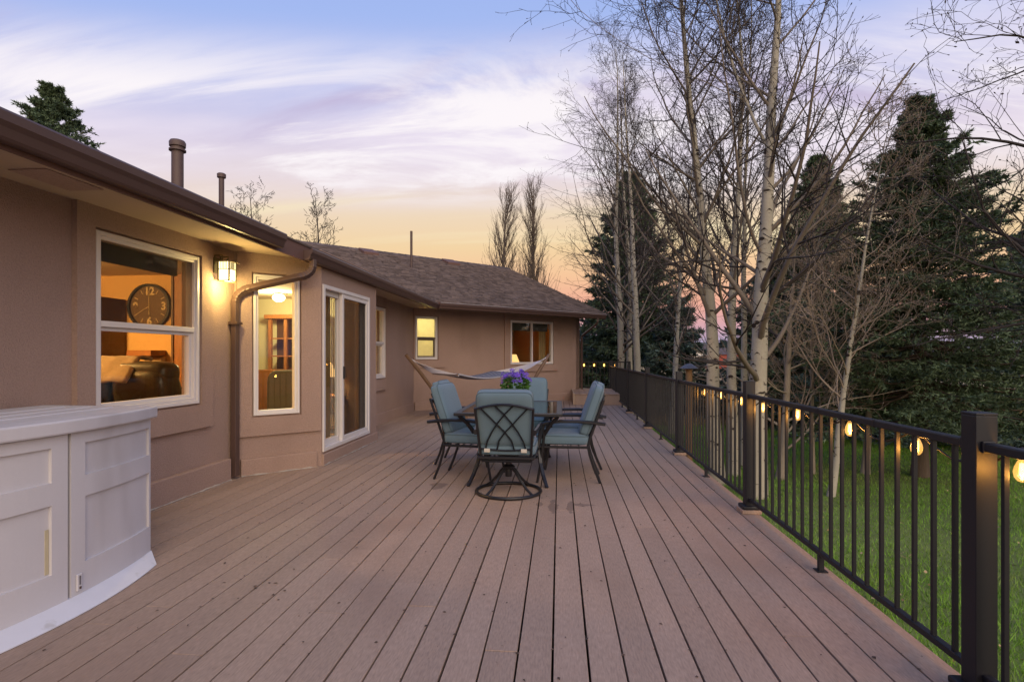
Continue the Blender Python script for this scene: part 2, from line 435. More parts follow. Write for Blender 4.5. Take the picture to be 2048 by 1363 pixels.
class MB:
    def __init__(self):
        self.v, self.f = [], []
    def add(self, vs, fs):
        b = len(self.v)
        self.v += [tuple(p) for p in vs]
        self.f += [tuple(i + b for i in q) for q in fs]
        return self
    def hexa(self, p):
        return self.add(p, [(0, 3, 2, 1), (4, 5, 6, 7), (0, 1, 5, 4), (1, 2, 6, 5), (2, 3, 7, 6), (3, 0, 4, 7)])
    def box(self, x0, x1, y0, y1, z0, z1):
        return self.hexa([(x0, y0, z0), (x1, y0, z0), (x1, y1, z0), (x0, y1, z0), (x0, y0, z1), (x1, y0, z1), (x1, y1, z1), (x0, y1, z1)])
    def fbox(self, fr, s0, s1, o0, o1, z0, z1):
        return self.hexa([fr.pt(*q) for q in ((s0, o1, z0), (s1, o1, z0), (s1, o0, z0), (s0, o0, z0), (s0, o1, z1), (s1, o1, z1), (s1, o0, z1), (s0, o0, z1))])
    def prism(self, poly, vec):
        n = len(poly)
        a = [Vector(p) for p in poly]
        b = [p + Vector(vec) for p in a]
        fs = [tuple(range(n - 1, -1, -1)), tuple(range(n, 2 * n))] + [(i, (i + 1) % n, n + (i + 1) % n, n + i) for i in range(n)]
        return self.add(a + b, fs)
    def tube(self, path, r, n=8, closed=False, flat=1.0, up=None):
        P = [Vector(p) for p in path]
        k = len(P)
        rs = r if isinstance(r, (list, tuple)) else [r] * k
        vs, fs = [], []
        prev = None
        for i, p in enumerate(P):
            if closed:
                t = P[(i + 1) % k] - P[i - 1]
            else:
                t = P[min(i + 1, k - 1)] - P[max(i - 1, 0)]
            t.normalize()
            if prev is None:
                ref = Vector(up) if up else (Vector((0, 0, 1)) if abs(t.z) < 0.9 else Vector((0, 1, 0)))
                nrm = (ref - t * ref.dot(t)).normalized()
            else:
                nrm = (prev - t * prev.dot(t)).normalized()
            prev = nrm
            bn = t.cross(nrm)
            off = math.pi / n if n == 4 else 0
            for j in range(n):
                a = 2 * math.pi * j / n + off
                vs.append(p + nrm * (math.cos(a) * rs[i]) + bn * (math.sin(a) * rs[i] * flat))
        m = k if closed else k - 1
        for i in range(m):
            for j in range(n):
                a, b = i * n + j, i * n + (j + 1) % n
                c, d = ((i + 1) % k) * n + (j + 1) % n, ((i + 1) % k) * n + j
                fs.append((a, b, c, d))
        if not closed:
            fs.append(tuple(range(n - 1, -1, -1)))
            fs.append(tuple(range((k - 1) * n, k * n)))
        return self.add(vs, fs)
    def lathe(self, prof, n=20, c=(0, 0, 0)):
        vs = [(c[0] + r * math.cos(2 * math.pi * j / n), c[1] + r * math.sin(2 * math.pi * j / n), c[2] + z) for r, z in prof for j in range(n)]
        fs = [(i * n + j, i * n + (j + 1) % n, (i + 1) * n + (j + 1) % n, (i + 1) * n + j) for i in range(len(prof) - 1) for j in range(n)]
        fs.append(tuple(range(n - 1, -1, -1)))
        fs.append(tuple(range((len(prof) - 1) * n, len(prof) * n)))
        return self.add(vs, fs)
    def pillow(self, a, b, c, e1=0.35, e2=0.22, mat=None, nu=40, nv=16, tufts=()):
        def sp(x, e):
            return math.copysign(abs(x) ** e, x)
        vs, fs = [], []
        for i in range(nv + 1):
            ph = -math.pi / 2 + math.pi * i / nv
            for j in range(nu):
                th = 2 * math.pi * j / nu
                x = a * sp(math.cos(ph), e1) * sp(math.cos(th), e2)
                y = b * sp(math.cos(ph), e1) * sp(math.sin(th), e2)
                z = c * sp(math.sin(ph), e1)
                if z > 0:
                    for (tx, ty, d, w) in tufts:
                        z -= d * math.exp(-((x - tx) ** 2 + (y - ty) ** 2) / (w * w))
                q = Vector((x, y, z))
                vs.append(mat @ q if mat else q)
        for i in range(nv):
            for j in range(nu):
                fs.append((i * nu + j, i * nu + (j + 1) % nu, (i + 1) * nu + (j + 1) % nu, (i + 1) * nu + j))
        return self.add(vs, fs)
    def xf(self, mat):
        self.v = [tuple(mat @ Vector(p)) for p in self.v]
        return self

def link(o, parent=None):
    COL.objects.link(o)
    if parent is not None:
        o.parent = parent
    return o

def ob(name, mb, mat, parent=None, smooth=False, bevel=0.0, local=False, seg=2, org=None):
    me = bpy.data.meshes.new(name)
    off = Vector((0, 0, 0))
    if parent is not None and not local:
        off = WL.get(parent.name, Vector((0, 0, 0)))
    loc = Vector((0, 0, 0))
    if org is not None:
        loc = Vector(org)
    v = [(p[0] - off[0] - (loc[0] - off[0] if org is not None else 0), p[1] - off[1] - (loc[1] - off[1] if org is not None else 0),
          p[2] - off[2] - (loc[2] - off[2] if org is not None else 0)) for p in mb.v]
    me.from_pydata(v, [], mb.f)
    me.materials.append(mat)
    if smooth:
        me.polygons.foreach_set('use_smooth', [True] * len(me.polygons))
    o = bpy.data.objects.new(name, me)
    link(o, parent)
    if org is not None:
        o.location = loc - off
        WL[o.name] = loc
    else:
        WL[o.name] = off.copy()
    if bevel:
        bv = o.modifiers.new('bevel', 'BEVEL')
        bv.width = bevel
        bv.segments = seg
        bv.limit_method = 'ANGLE'
        bv.angle_limit = rad(40)
    if smooth and not bevel:
        try:
            me.set_sharp_from_angle(angle=rad(45))
        except Exception:
            pass
    return o

def thing(name, label, cat, loc=(0, 0, 0), rotz=0.0, group=None):
    o = bpy.data.objects.new(name, None)
    o.empty_display_size = 0.1
    COL.objects.link(o)
    o.location = loc
    o.rotation_euler = (0, 0, rotz)
    WL[o.name] = Vector(loc)
    tag(o, label, cat, group)
    return o

def tag(o, label=None, cat=None, group=None, kind=None):
    if label: o['label'] = label
    if cat: o['category'] = cat
    if group: o['group'] = group
    if kind: o['kind'] = kind
    return o

def np_mesh(name, V, F, mat, parent=None, smooth=False, org=(0, 0, 0)):
    """V (n,3), F (m,k) numpy arrays"""
    me = bpy.data.meshes.new(name)
    V = np.asarray(V, dtype=np.float32) - np.asarray(org, dtype=np.float32)
    n, (m, k) = len(V), F.shape
    me.vertices.add(n)
    me.vertices.foreach_set('co', V.ravel())
    me.loops.add(m * k)
    me.loops.foreach_set('vertex_index', F.astype(np.int32).ravel())
    me.polygons.add(m)
    me.polygons.foreach_set('loop_start', np.arange(0, m * k, k, dtype=np.int32))
    if smooth:
        me.polygons.foreach_set('use_smooth', np.ones(m, dtype=bool))
    me.update(calc_edges=True)
    me.materials.append(mat)
    o = bpy.data.objects.new(name, me)
    link(o, parent)
    return o

def copy_tree(o, parent=None):
    c = o.copy()
    COL.objects.link(c)
    c.parent = parent
    for ch in list(o.children):
        copy_tree(ch, c)
    return c

def point_light(name, loc, power, col, size, parent=None):
    l = bpy.data.lights.new(name, 'POINT')
    l.energy = power
    l.color = col
    l.shadow_soft_size = size
    o = bpy.data.objects.new(name, l)
    link(o, parent)
    off = WL.get(parent.name, Vector((0, 0, 0))) if parent is not None else Vector((0, 0, 0))
    o.location = Vector(loc) - off
    return o

CA, SA = math.cos(ALPHA), math.sin(ALPHA)
def place(u, d):
    """ground position seen in column u (2048 wide) at depth d"""
    l = (u - 1024) / 1080 * d
    return (-SA * d + CA * l, CA * d + SA * l)

# ================================================================== GROUND
GZ = -0.80
nx = 60
xs = np.concatenate([np.linspace(-60, 60, nx), ])
def sheet(name, x0, x1, y0, y1, z, mat, nx=40, ny=40, amp=0.0, seed=1):
    rng = np.random.default_rng(seed)
    X, Y = np.meshgrid(np.linspace(x0, x1, nx), np.linspace(y0, y1, ny), indexing='ij')
    Z = np.full_like(X, z)
    if amp:
        for k in range(5):
            a, b, c = rng.uniform(0.15, 0.7), rng.uniform(0.15, 0.7), rng.uniform(0, 6)
            Z += amp / (k + 1) * np.sin(a * X + b * Y + c)
    V = np.stack([X, Y, Z], -1).reshape(-1, 3)
    i, j = np.meshgrid(np.arange(nx - 1), np.arange(ny - 1), indexing='ij')
    a = (i * ny + j).ravel()
    F = np.stack([a, a + ny, a + ny + 1, a + 1], 1)
    return np_mesh(name, V, F, mat, smooth=True)

tag(sheet('ground', -900, 900, -300, 1500, GZ - 0.12, DRYG, 60, 60), 'wide dry tan field reaching the horizon', kind='structure')
tag(sheet('lawn', 1.2, 40, -6, 22, GZ, SOIL, 60, 60, 0.015, 3), 'green lawn below the deck railing', kind='structure')
tag(sheet('dirt_strip', 1.0, 1.95, -4, 17, GZ + 0.035, DIRT, 10, 60, 0.012, 5), 'bare dirt strip along the edge of the deck', kind='structure')

def grass(name, n, x0, x1, y0, y1, hmin, hmax, w, seed, mat, label):
    rng = np.random.default_rng(seed)
    x = rng.uniform(x0, x1, n); y = y0 + (y1 - y0) * rng.uniform(0, 1, n) ** 1.25
    keep = rng.uniform(0, 1, n) < np.clip((x - 1.7) / 0.5, 0.05, 1)
    x, y = x[keep], y[keep]; n = len(x)
    h = rng.uniform(hmin, hmax, n) * (0.7 + 0.6 * (np.sin(x * 1.3) * np.cos(y * 0.9) * 0.5 + 0.5))
    a = rng.uniform(0, 2 * np.pi, n); lean = rng.uniform(0.1, 0.9, n); b = rng.uniform(0, 2 * np.pi, n)
    ww = w * (0.7 + 0.6 * rng.uniform(0, 1, n)) * (0.8 + y * 0.10)
    p = np.stack([x, y, np.full(n, GZ + 0.0)], 1)
    dx = np.stack([np.cos(a) * ww, np.sin(a) * ww, np.zeros(n)], 1)
    tip = p + np.stack([np.cos(b) * h * lean, np.sin(b) * h * lean, h], 1)
    V = np.stack([p - dx, p + dx, tip], 1).reshape(-1, 3)
    F = np.arange(3 * n).reshape(-1, 3)
    o = np_mesh(name, V, F, mat)
    tag(o, label, kind='stuff')
    return o
grass('grass', 290000, 1.65, 13, 0.6, 19, 0.035, 0.085, 0.0035, 21, GRASS, 'short green lawn grass beyond the railing')
grass('dry_grass', 60000, 1.65, 24, 16, 40, 0.06, 0.26, 0.008, 22, DRYG, 'dry tan meadow grass past the lawn')

def lawn_litter():
    rng = np.random.default_rng(31)
    n = 1500
    x = 1.75 + 9 * rng.uniform(0, 1, n) ** 1.3; y = rng.uniform(1, 15, n)
    p = np.stack([x, y, GZ + rng.uniform(.035, .075, n)], 1)
    a = rng.normal(size=(n, 3)); a[:, 2] *= .35; a /= np.linalg.norm(a, axis=1, keepdims=True)
    b = np.cross(a, rng.normal(size=(n, 3))); b /= np.linalg.norm(b, axis=1, keepdims=True)
    s_ = rng.uniform(.012, .035, (n, 1)); thin = np.where(rng.uniform(size=(n, 1)) < .3, .12, .5)
    L_ = np.where(thin < .2, 4.0, 1.0)
    V = np.stack([p, p + a * s_ * .5 * L_ + b * s_ * thin, p + a * s_ * L_, p + a * s_ * .5 * L_ - b * s_ * thin], 1).reshape(-1, 3)
    tag(np_mesh('fallen_leaves', V, np.arange(4 * n).reshape(-1, 4), M('tan_leaf', (0.30, 0.22, 0.12), 0.8, 0.2, island=0.5)), 'tan fallen leaves and twigs scattered on the lawn', kind='stuff')
lawn_litter()
# far hills and a few far buildings
mb = MB()
for (x0, x1, y, h) in ((-900, 300, 1100, 24), (100, 1400, 900, 20), (-300, 900, 1300, 34)):
    pts = []
    k = 60
    for i in range(k + 1):
        t = i / k
        pts.append((x0 + (x1 - x0) * t, y, GZ - 1 + h * (0.55 + 0.25 * math.sin(t * 9 + h) + 0.2 * math.sin(t * 23 + x0)) * math.sin(math.pi * min(1, max(0.02, t)))**0.5))
    base_ = [(x0 + (x1 - x0) * i / k, y - 160, GZ - 1) for i in range(k + 1)]
    back_ = [(x0 + (x1 - x0) * i / k, y + 160, GZ - 1) for i in range(k + 1)]
    vs = base_ + pts + back_
    fs = []
    for r in range(2):
        for i in range(k):
            fs.append((r * (k + 1) + i, r * (k + 1) + i + 1, (r + 1) * (k + 1) + i + 1, (r + 1) * (k + 1) + i))
    mb.add(vs, fs)
tag(ob('hills', mb, HILL, smooth=True), 'low dark wooded hills on the horizon', kind='structure')

def far_building(name, u, d, w, dp, h, wall, label):
    x, y = place(u, d)
    t = thing(name, label, 'building', (x, y, GZ - 0.12))
    ob('wall', MB().box(x - w / 2, x + w / 2, y - dp / 2, y + dp / 2, GZ - 0.12, GZ + h), wall, t)
    r = MB()
    r.prism([(x - w / 2 - .3, y - dp / 2 - .4, GZ + h), (x - w / 2 - .3, y + dp / 2 + .4, GZ + h), (x - w / 2 - .3, y, GZ + h + dp * .3)], (w + .6, 0, 0))
    ob('roof', r, FARROOF, t)
    ob('window', MB().box(x - .6, x + .6, y - dp / 2 - .06, y - dp / 2 - .01, GZ + h * .35, GZ + h * .7), FARROOF, t)
    return t
far_building('far_house', 1405, 150, 9, 6, 3.2, FARWHITE, 'tiny far white house out in the tan field')
far_building('far_shed', 1447, 90, 5, 3.5, 2.2, FARRED, 'tiny far red shed out in the tan field')

# ================================================================== DECK
deck = bpy.data.objects.new('deck', None)
COL.objects.link(deck); WL['deck'] = Vector((0, 0, 0))
tag(deck, 'brown composite deck of long narrow boards', kind='structure')
PITCH, GAP = 0.149, 0.0088
PH = -0.0265
WE = Fr(-3.36, 12.22, 0.7245, 0.6893)        # wing wall frame
def deck_end(x):
    return min(16.35, 12.22 + (x + 3.36) * 0.9514 + 0.12) if x > -3.36 else 12.2
ks = range(int((-3.46 - PH) / PITCH), 11)
jr = random.Random(5)
JOINTS = {-1: [5.06 - .9, 9.2], 0: [4.5, 8.6, 12.4], 2: [3.9, 8.0, 12.1], 3: [5.4, 9.3, 13.6]}
for k in ks:
    x0, x1 = PH + k * PITCH + GAP / 2, PH + (k + 1) * PITCH - GAP / 2
    ye = deck_end((x0 + x1) / 2)
    ys = -2.2
    js = JOINTS.get(k)
    if js is None:
        js = []
        y = ys + jr.uniform(1.2, 4.6)
        while y < ye - 1.0:
            js.append(y)
            y += jr.choice((2.44, 3.66, 3.66, 4.88, 4.88)) + jr.uniform(-.15, .15)
    cuts = [ys] + [j for j in js if ys + .5 < j < ye - .5] + [ye]
    for a, b in zip(cuts[:-1], cuts[1:]):
        dz = jr.uniform(-0.0015, 0.001)
        sx = jr.uniform(-0.0012, 0.0012)
        ob('board', MB().box(x0 + sx, x1 + sx, a + 0.0012, b - 0.0012, -0.026 + dz, dz), DECKM, deck, bevel=0.0022, seg=2)
xr = PH + 11 * PITCH
ob('rim_joist', MB().box(xr - 0.03, xr + 0.008, -2.2, 16.4, -0.26, -0.030), DECKM, deck)
jo = MB()
y = -2.0
while y < 16.2:
    jo.box(-3.4, xr - .04, y, y + .04, -0.24, -0.030)
    y += 0.41
o = ob('joists', jo, JOIST, deck); o['kind'] = 'stuff'
ob('deck_underside', MB().box(-3.6, xr - .05, -2.2, 16.3, -0.40, -0.30), JOIST, deck)

# raised landing at the far end
ld = MB()
o = tag(thing('deck_landing', 'low raised brown deck landing beyond the house corner', 'landing', (1.0, 14.0, 0)), None)
for i in range(8):
    x0 = 0.40 + i * PITCH
    ob('board', MB().box(x0, x0 + PITCH - .006, 14.02, 16.4, .262, .287), DECKM, o, bevel=.003)
ob('riser', MB().box(0.40, 1.592, 14.035, 14.065, .004, .260), DECKM, o)
ob('side_trim', MB().box(0.365, 0.398, 13.98, 15.75, .004, .300), SOFFIT, o, bevel=.004)

# bits of leaf and bark lying on the boards
def litter():
    rng = np.random.default_rng(9)
    V, F = [], []
    n = 620
    for i in range(n):
        if rng.uniform() < 0.55:
            y = rng.uniform(1.3, 8.5); x = rng.uniform(-2.3, 1.55)
        else:
            y = rng.uniform(1.3, 7); x = PH + rng.integers(-14, 11) * PITCH + rng.uniform(-.006, .006)
        s = rng.uniform(.004, .013) * (0.8 + .06 * y); a = rng.uniform(0, 6.28)
        asp = rng.uniform(.25, .9)
        b = len(V)
        hz = rng.uniform(.001, .006)
        for (px, py, pz) in ((-1, 0, .0), (0, -asp, hz), (1, 0, .001), (0, asp, hz * .5)):
            V.append((x + s * (px * math.cos(a) - py * math.sin(a)), y + s * (px * math.sin(a) + py * math.cos(a)), .0018 + pz))
        F.append((b, b + 1, b + 2, b + 3))
    o = np_mesh('leaf_litter', np.array(V), np.array(F), DEADLEAF)
    tag(o, 'scattered bits of dry leaf and bark on the deck boards', kind='stuff')
litter()

# ================================================================== HOUSE
HL = (-3.4, 7.0, 0)
house = thing('house', 'tan stucco ranch house with brown gutters and lit windows along the deck', 'house', HL)
SOF = 2.37
F1 = Fr(-3.4, -3.0, 0, 1)                    # long wall by the storage box   s = y + 3
FB = Fr(-3.4, 5.40, 0.655, 0.65)             # angled bay wall
FD = Fr(-2.745, 6.05, 0, 1)                  # sliding door wall
FK = Fr(-2.745, 7.93, -0.6, 0.6)             # far cheek of the bay
FR_ = Fr(-3.345, 8.53, 0, 1)                 # recessed wall
WLEN = 5.47
FW = WE
FG = Fr(*FW.pt(WLEN, 0, 0)[:2], -0.6893, 0.7245)   # gable end

def wall_mb(mb, fr, s0, s1, z0, z1, o0, o1, ops):
    """a slab with rectangular openings cut as butted blocks"""
    ss = sorted({s0, s1, *[a for q in ops for a in q[:2]]})
    for a, b in zip(ss[:-1], ss[1:]):
        hit = [q for q in ops if q[0] <= a + 1e-6 and q[1] >= b - 1e-6]
        if not hit:
            mb.fbox(fr, a, b, o0, o1, z0, z1)
        else:
            q = hit[0]
            if q[2] > z0: mb.fbox(fr, a, b, o0, o1, z0, q[2])
            if q[3] < z1: mb.fbox(fr, a, b, o0, o1, q[3], z1)
    return mb

W1 = (3.67 + 3, 4.81 + 3, 0.83, 2.20)
WB = (0.182, 0.665, 0.632, 2.15)
DR = (0.022, 1.56, 0.155, 2.108)
WR = (9.30 - 8.53, 10.11 - 8.53, 0.85, 2.172)
WL1 = (0.055, 0.637, 1.182, 2.187)
WR1 = (2.862, 4.385, 1.038, 2.207)
TOPZ = 2.50
for fr, ln, ops in ((F1, 8.40, [W1]), (FB, 0.923, [WB]), (FD, 1.88, [DR]), (FK, 0.848, []), (FR_, 3.69, [WR]), (FW, WLEN, [WL1, WR1])):
    ob('wall', wall_mb(MB(), fr, 0, ln, -0.30, TOPZ, -0.15, 0, ops), STUCCO, house)
gw = MB()
gw.fbox(FG, 0, 7.2, -0.15, 0, -0.8, TOPZ)
ob('wall', gw, STUCCO, house)
# raised stucco panels round the windows (lip .015 clear of the frame)
def lip(q, e=0.018):
    return (q[0] - e, q[1] + e, q[2] - e, q[3] + e)
def panel(fr, s0, s1, z0, z1, ops, o1=0.042):
    return ob('stucco_panel', wall_mb(MB(), fr, s0, s1, z0, z1, -0.01, o1, ops), STUCCO, house)
panel(F1, 3.50 + 3, 4.99 + 3, 0.595, TOPZ - .08, [lip(W1)])
panel(FB, 0.02, 0.905, 0.415, TOPZ - .08, [lip(WB)], 0.035)
panel(FR_, WR[0] - 0.16, WR[1] + 0.05, 0.626, TOPZ - .08, [lip(WR)])
panel(FW, 0.0, 0.845, 0.992, TOPZ - .08, [lip(WL1)])
panel(FW, 2.66, 4.56, 0.845, TOPZ - .08, [lip(WR1)])
# base bands
for fr, a, b, h, o1 in ((F1, 0, 8.27, 0.225, 0.055), (FB, 0.055, 0.86, 0.18, 0.045), (FR_, 0.1, 3.60, 0.20, 0.045), (FW, 0.03, 5.20, 0.20, 0.05)):
    ob('base_band', MB().fbox(fr, a, b, -0.01, o1, -0.2, h), STUCCO, house, bevel=0.012)
ob('door_threshold', MB().fbox(FD, 0.0, 1.87, -0.01, 0.03, -0.2, 0.13), STUCCO, house, bevel=0.008)

cr_ = random.Random(14)
for fr, a, b, o_ in ((F1, 3.5, 8.26, .057), (FB, .06, .86, .047), (FD, .0, 1.86, .032)):
    n_ = int((b - a) / .045)
    pth, rs_ = [], []
    for i in range(n_ + 1):
        pth.append(fr.pt(a + (b - a) * i / n_, o_ + cr_.uniform(-.003, .004), .004 + cr_.uniform(0, .004)))
        rs_.append(cr_.choice((.002, .004, .006, .008, .010)))
    ob('caulk_bead', MB().tube(pth, rs_, 5), CAULK, house)
# ---------------------------------------------------------------- windows
def frame_rect(mb, fr, s0, s1, z0, z1, w, o0, o1):
    mb.fbox(fr, s0, s0 + w, o0, o1, z0, z1)
    mb.fbox(fr, s1 - w, s1, o0, o1, z0, z1)
    mb.fbox(fr, s0 + w, s1 - w, o0, o1, z1 - w, z1)
    mb.fbox(fr, s0 + w, s1 - w, o0, o1, z0, z0 + w)
def window(fr, q, kind, fw=0.045, pane=GLASS, proud=0.03, grid=VINYL):
    s0, s1, z0, z1 = q
    w = ob('window', MB(), VINYL, house)
    bpy.data.objects.remove(w)
    mb = MB()
    frame_rect(mb, fr, s0, s1, z0, z1, fw * 0.55, -0.08, proud)
    frame_rect(mb, fr, s0 + fw * 0.55, s1 - fw * 0.55, z0 + fw * 0.55, z1 - fw * 0.55, fw * 0.5, -0.07, proud - 0.014)
    f = ob('window', mb, VINYL, house, bevel=0.003, seg=1)
    e = fw * 1.05
    if kind == 'hung':
        zm = (z0 + z1) / 2 + 0.0
        a = MB().fbox(fr, s0 + e, s1 - e, -0.05, proud - 0.012, zm - 0.022, zm + 0.022)
        frame_rect(a, fr, s0 + e, s1 - e, z0 + e, zm - .022, 0.03, -0.06, -0.012)
        ob('sash', a, grid, f, bevel=0.002, seg=1)
        ob('pane', MB().fbox(fr, s0 + e + .028, s1 - e - .028, -0.045, -0.040, z0 + e + .028, zm - .02), pane, f)
        ob('pane', MB().fbox(fr, s0 + e - .01, s1 - e + .01, -0.030, -0.025, zm + .02, z1 - e + .01), pane, f)
    elif kind == 'slide':
        sm = s0 + (s1 - s0) * 0.5
        a = MB().fbox(fr, sm - 0.018, sm + 0.018, -0.05, proud - 0.012, z0 + e, z1 - e)
        ob('sash', a, grid, f, bevel=0.002, seg=1)
        for k_, (a0, a1) in enumerate(((s0 + e - .01, sm - .017), (sm + .017, s1 - e + .01))):
            ob('pane', MB().fbox(fr, a0, a1, -0.045 + .01 * k_, -0.040 + .01 * k_, z0 + e - .01, z1 - e + .01), pane, f)
    else:
        ob('pane', MB().fbox(fr, s0 + e - .01, s1 - e + .01, -0.045, -0.040, z0 + e - .01, z1 - e + .01), pane, f)
    return f
w1 = window(F1, W1, 'hung', 0.055)
zm1 = (W1[2] + W1[3]) / 2
ob('insect_screen', MB().fbox(F1, W1[0] + .055, W1[1] - .055, -0.006, -0.004, zm1 + .022, W1[3] - .055), SCREEN, w1)
ob('dark_top_strip', MB().fbox(F1, W1[0] + .03, W1[1] - .03, -0.20, -0.17, W1[3] - .18, W1[3] + .02), DARK_GREY, w1)  # plain dark grey strip across the top of the window
window(FB, WB, 'fixed', 0.05)
window(FR_, WR, 'hung', 0.05)
MULL = M('grey_mullion', (0.12, 0.09, 0.07), 0.6, 0.05)
window(FW, WL1, 'hung', 0.05, FROST, grid=MULL)
window(FW, WR1, 'slide', 0.055)

# sliding door
dm = MB()
s0, s1, z0, z1 = DR
frame_rect(dm, FD, s0, s1, z0, z1, 0.045, -0.12, 0.02)
door = ob('sliding_door', dm, VINYL, house, bevel=0.003, seg=1)
sm = 0.60
p = MB(); frame_rect(p, FD, s0 + .045, sm + .06, z0 + .045, z1 - .045, 0.065, -0.10, -0.045)
ob('door_panel', p, VINYL, door, bevel=0.003, seg=1)
p = MB(); frame_rect(p, FD, sm - .01, s1 - .045, z0 + .045, z1 - .045, 0.055, -0.038, 0.008)
ob('screen_frame', p, VINYL, door, bevel=0.003, seg=1)
ob('pane', MB().fbox(FD, s0 + .10, sm, -0.075, -0.07, z0 + .10, z1 - .10), GLASS, door)
ob('pane', MB().fbox(FD, sm + .05, s1 - .10, -0.095, -0.09, z0 + .10, z1 - .10), GLASS, door)
ob('insect_screen', MB().fbox(FD, sm + .043, s1 - .098, -0.016, -0.014, z0 + .098, z1 - .098), SCREEN2, door)
ob('handle', MB().fbox(FD, sm + .008, sm + .035, 0.008, 0.03, 0.98, 1.14), BLACK, door, bevel=.004)

# ---------------------------------------------------------------- eaves
EX = -2.745
def line_prof(mb, prof, p0, p1):
    """extrude an (o,z) profile along p0->p1 (o to the right of travel)"""
    d = Vector((p1[0] - p0[0], p1[1] - p0[1], 0)); ln = d.length; d.normalize()
    n = Vector((d.y, -d.x, 0))
    poly = [Vector((p0[0], p0[1], 0)) + n * o + Vector((0, 0, z)) for o, z in prof]
    return mb.prism(poly, d * ln)
GUT = lambda z0, z1, b=0.0: [(b, z0), (b + .058, z0), (b + .070, z0 + .012), (b + .082, z0 + .055), (b + .102, z0 + .078), (b + .104, z1 - .012), (b + .098, z1), (b + .085, z1), (b + .085, z1 - .02), (b, z1 - .02)]
A2 = (EX, 11.63 - 0.09)                       # inner corner of the eaves (fascia)
we = (0.7245, 0.6893)
WA = Vector((EX, 11.70, 0))
C_end = (WA.x + we[0] * 5.52, WA.y + we[1] * 5.52)
ob('soffit', MB().add([(-3.42, -3, SOF), (EX + .01, -3, SOF), (EX + .01, 11.75, SOF), (-3.42, 11.2, SOF)] + [(-3.42, -3, SOF + .02), (EX + .01, -3, SOF + .02), (EX + .01, 11.75, SOF + .02), (-3.42, 11.2, SOF + .02)],
   [(0, 1, 2, 3)[::-1], (4, 5, 6, 7), (0, 1, 5, 4), (1, 2, 6, 5), (2, 3, 7, 6), (3, 0, 4, 7)]), SOFFIT, house)
# wing soffit
ws = MB()
wi = Vector((-0.6893, 0.7245, 0))
pts = [Vector((-3.42, 11.2, 0)), WA, Vector((*C_end, 0)), Vector((*C_end, 0)) + wi * 0.95, Vector((-3.42, 12.4, 0))]
ws.prism([(q.x, q.y, SOF - .004) for q in pts], (0, 0, .02))
ob('soffit', ws, SOFFIT, house)
ob('soffit_vent', MB().box(-3.22, -2.98, 2.9, 3.30, SOF - .006, SOF + .004), STUCCO, house)
ob('fascia', line_prof(MB(), [(0, SOF - .075), (.02, SOF - .075), (.02, 2.475), (0, 2.475)], (EX, -3), (EX, 11.69)), FASCIAW, house)
ob('fascia', line_prof(MB(), [(0, SOF - .075), (.02, SOF - .075), (.02, 2.475), (0, 2.475)], (WA.x + .012, WA.y - .02), C_end), FASCIAW, house)
ob('gutter', line_prof(MB(), GUT(2.318, 2.452, .022), (EX, -3), (EX, 5.02)), FASCIA, house)
ob('gutter', line_prof(MB(), GUT(2.30, 2.425, .022), (EX, 5.56), (EX, 11.60)), FASCIA, house)
g0 = (WA.x + .03, WA.y - .05)
ob('gutter', line_prof(MB(), GUT(2.30, 2.425, .022), (WA.x + .075, WA.y - .0), C_end), FASCIA, house)
ob('drip_edge', line_prof(MB(), [(.098, 2.4265), (.130, 2.4265), (.130, 2.436), (.098, 2.436)], (WA.x + .09, WA.y + .01), C_end), DRIP, house)

# ---------------------------------------------------------------- roofs
PM, PW = 0.40, 0.413
EZ = 2.455
main = MB()
RX = -7.19
RZ = EZ + PM * (EX + .03 - RX)
for (a, b) in (((EX + .03, EZ), (RX, RZ)), ((RX, RZ), (2 * RX - EX, EZ))):
    main.hexa([(a[0], -3.2, a[1]), (a[0], 16, a[1]), (b[0], 16, b[1]), (b[0], -3.2, b[1]), (a[0], -3.2, a[1] + .02), (a[0], 16, a[1] + .02), (b[0], 16, b[1] + .02), (b[0], -3.2, b[1] + .02)])
# clip main eave slope at the wing valley: near part only reaches the inner corner
main = MB()
vx, vy = -7.19, WA.y + 1.77
main.prism([(EX + .03, -3.2, EZ), (EX + .03, WA.y, EZ), (vx, vy, RZ), (RX, -3.2, RZ)], (0, 0, .02))
main.prism([(RX, -3.2, RZ), (RX, 16, RZ), (2 * RX - EX, 16, EZ), (2 * RX - EX, -3.2, EZ)], (0, 0, .02))
roof1 = ob('roof', main, SHINGLE, house)
# wing roof deck
half = 4.44
def wp(s, t, dz=0.0):
    q = WA + Vector((we[0], we[1], 0)) * s + wi * t
    return Vector((q.x, q.y, EZ + PW * t + dz))
RS = 5.56
wr = MB()
kv = Vector((vx, vy, 0)) - WA
sv, tv = kv.x * we[0] + kv.y * we[1], kv.x * wi.x + kv.y * wi.y
wr.prism([wp(0, -.03), wp(RS, -.03), wp(RS, half), wp(sv, half)], (0, 0, .015))
back = [wp(RS, half), wp(RS, half * 2), wp(-4, half * 2), wp(sv, half)]
back[1].z = EZ; back[2].z = EZ
wr.prism(back, (0, 0, .015))
roof2 = ob('roof', wr, SHINGLE, house)
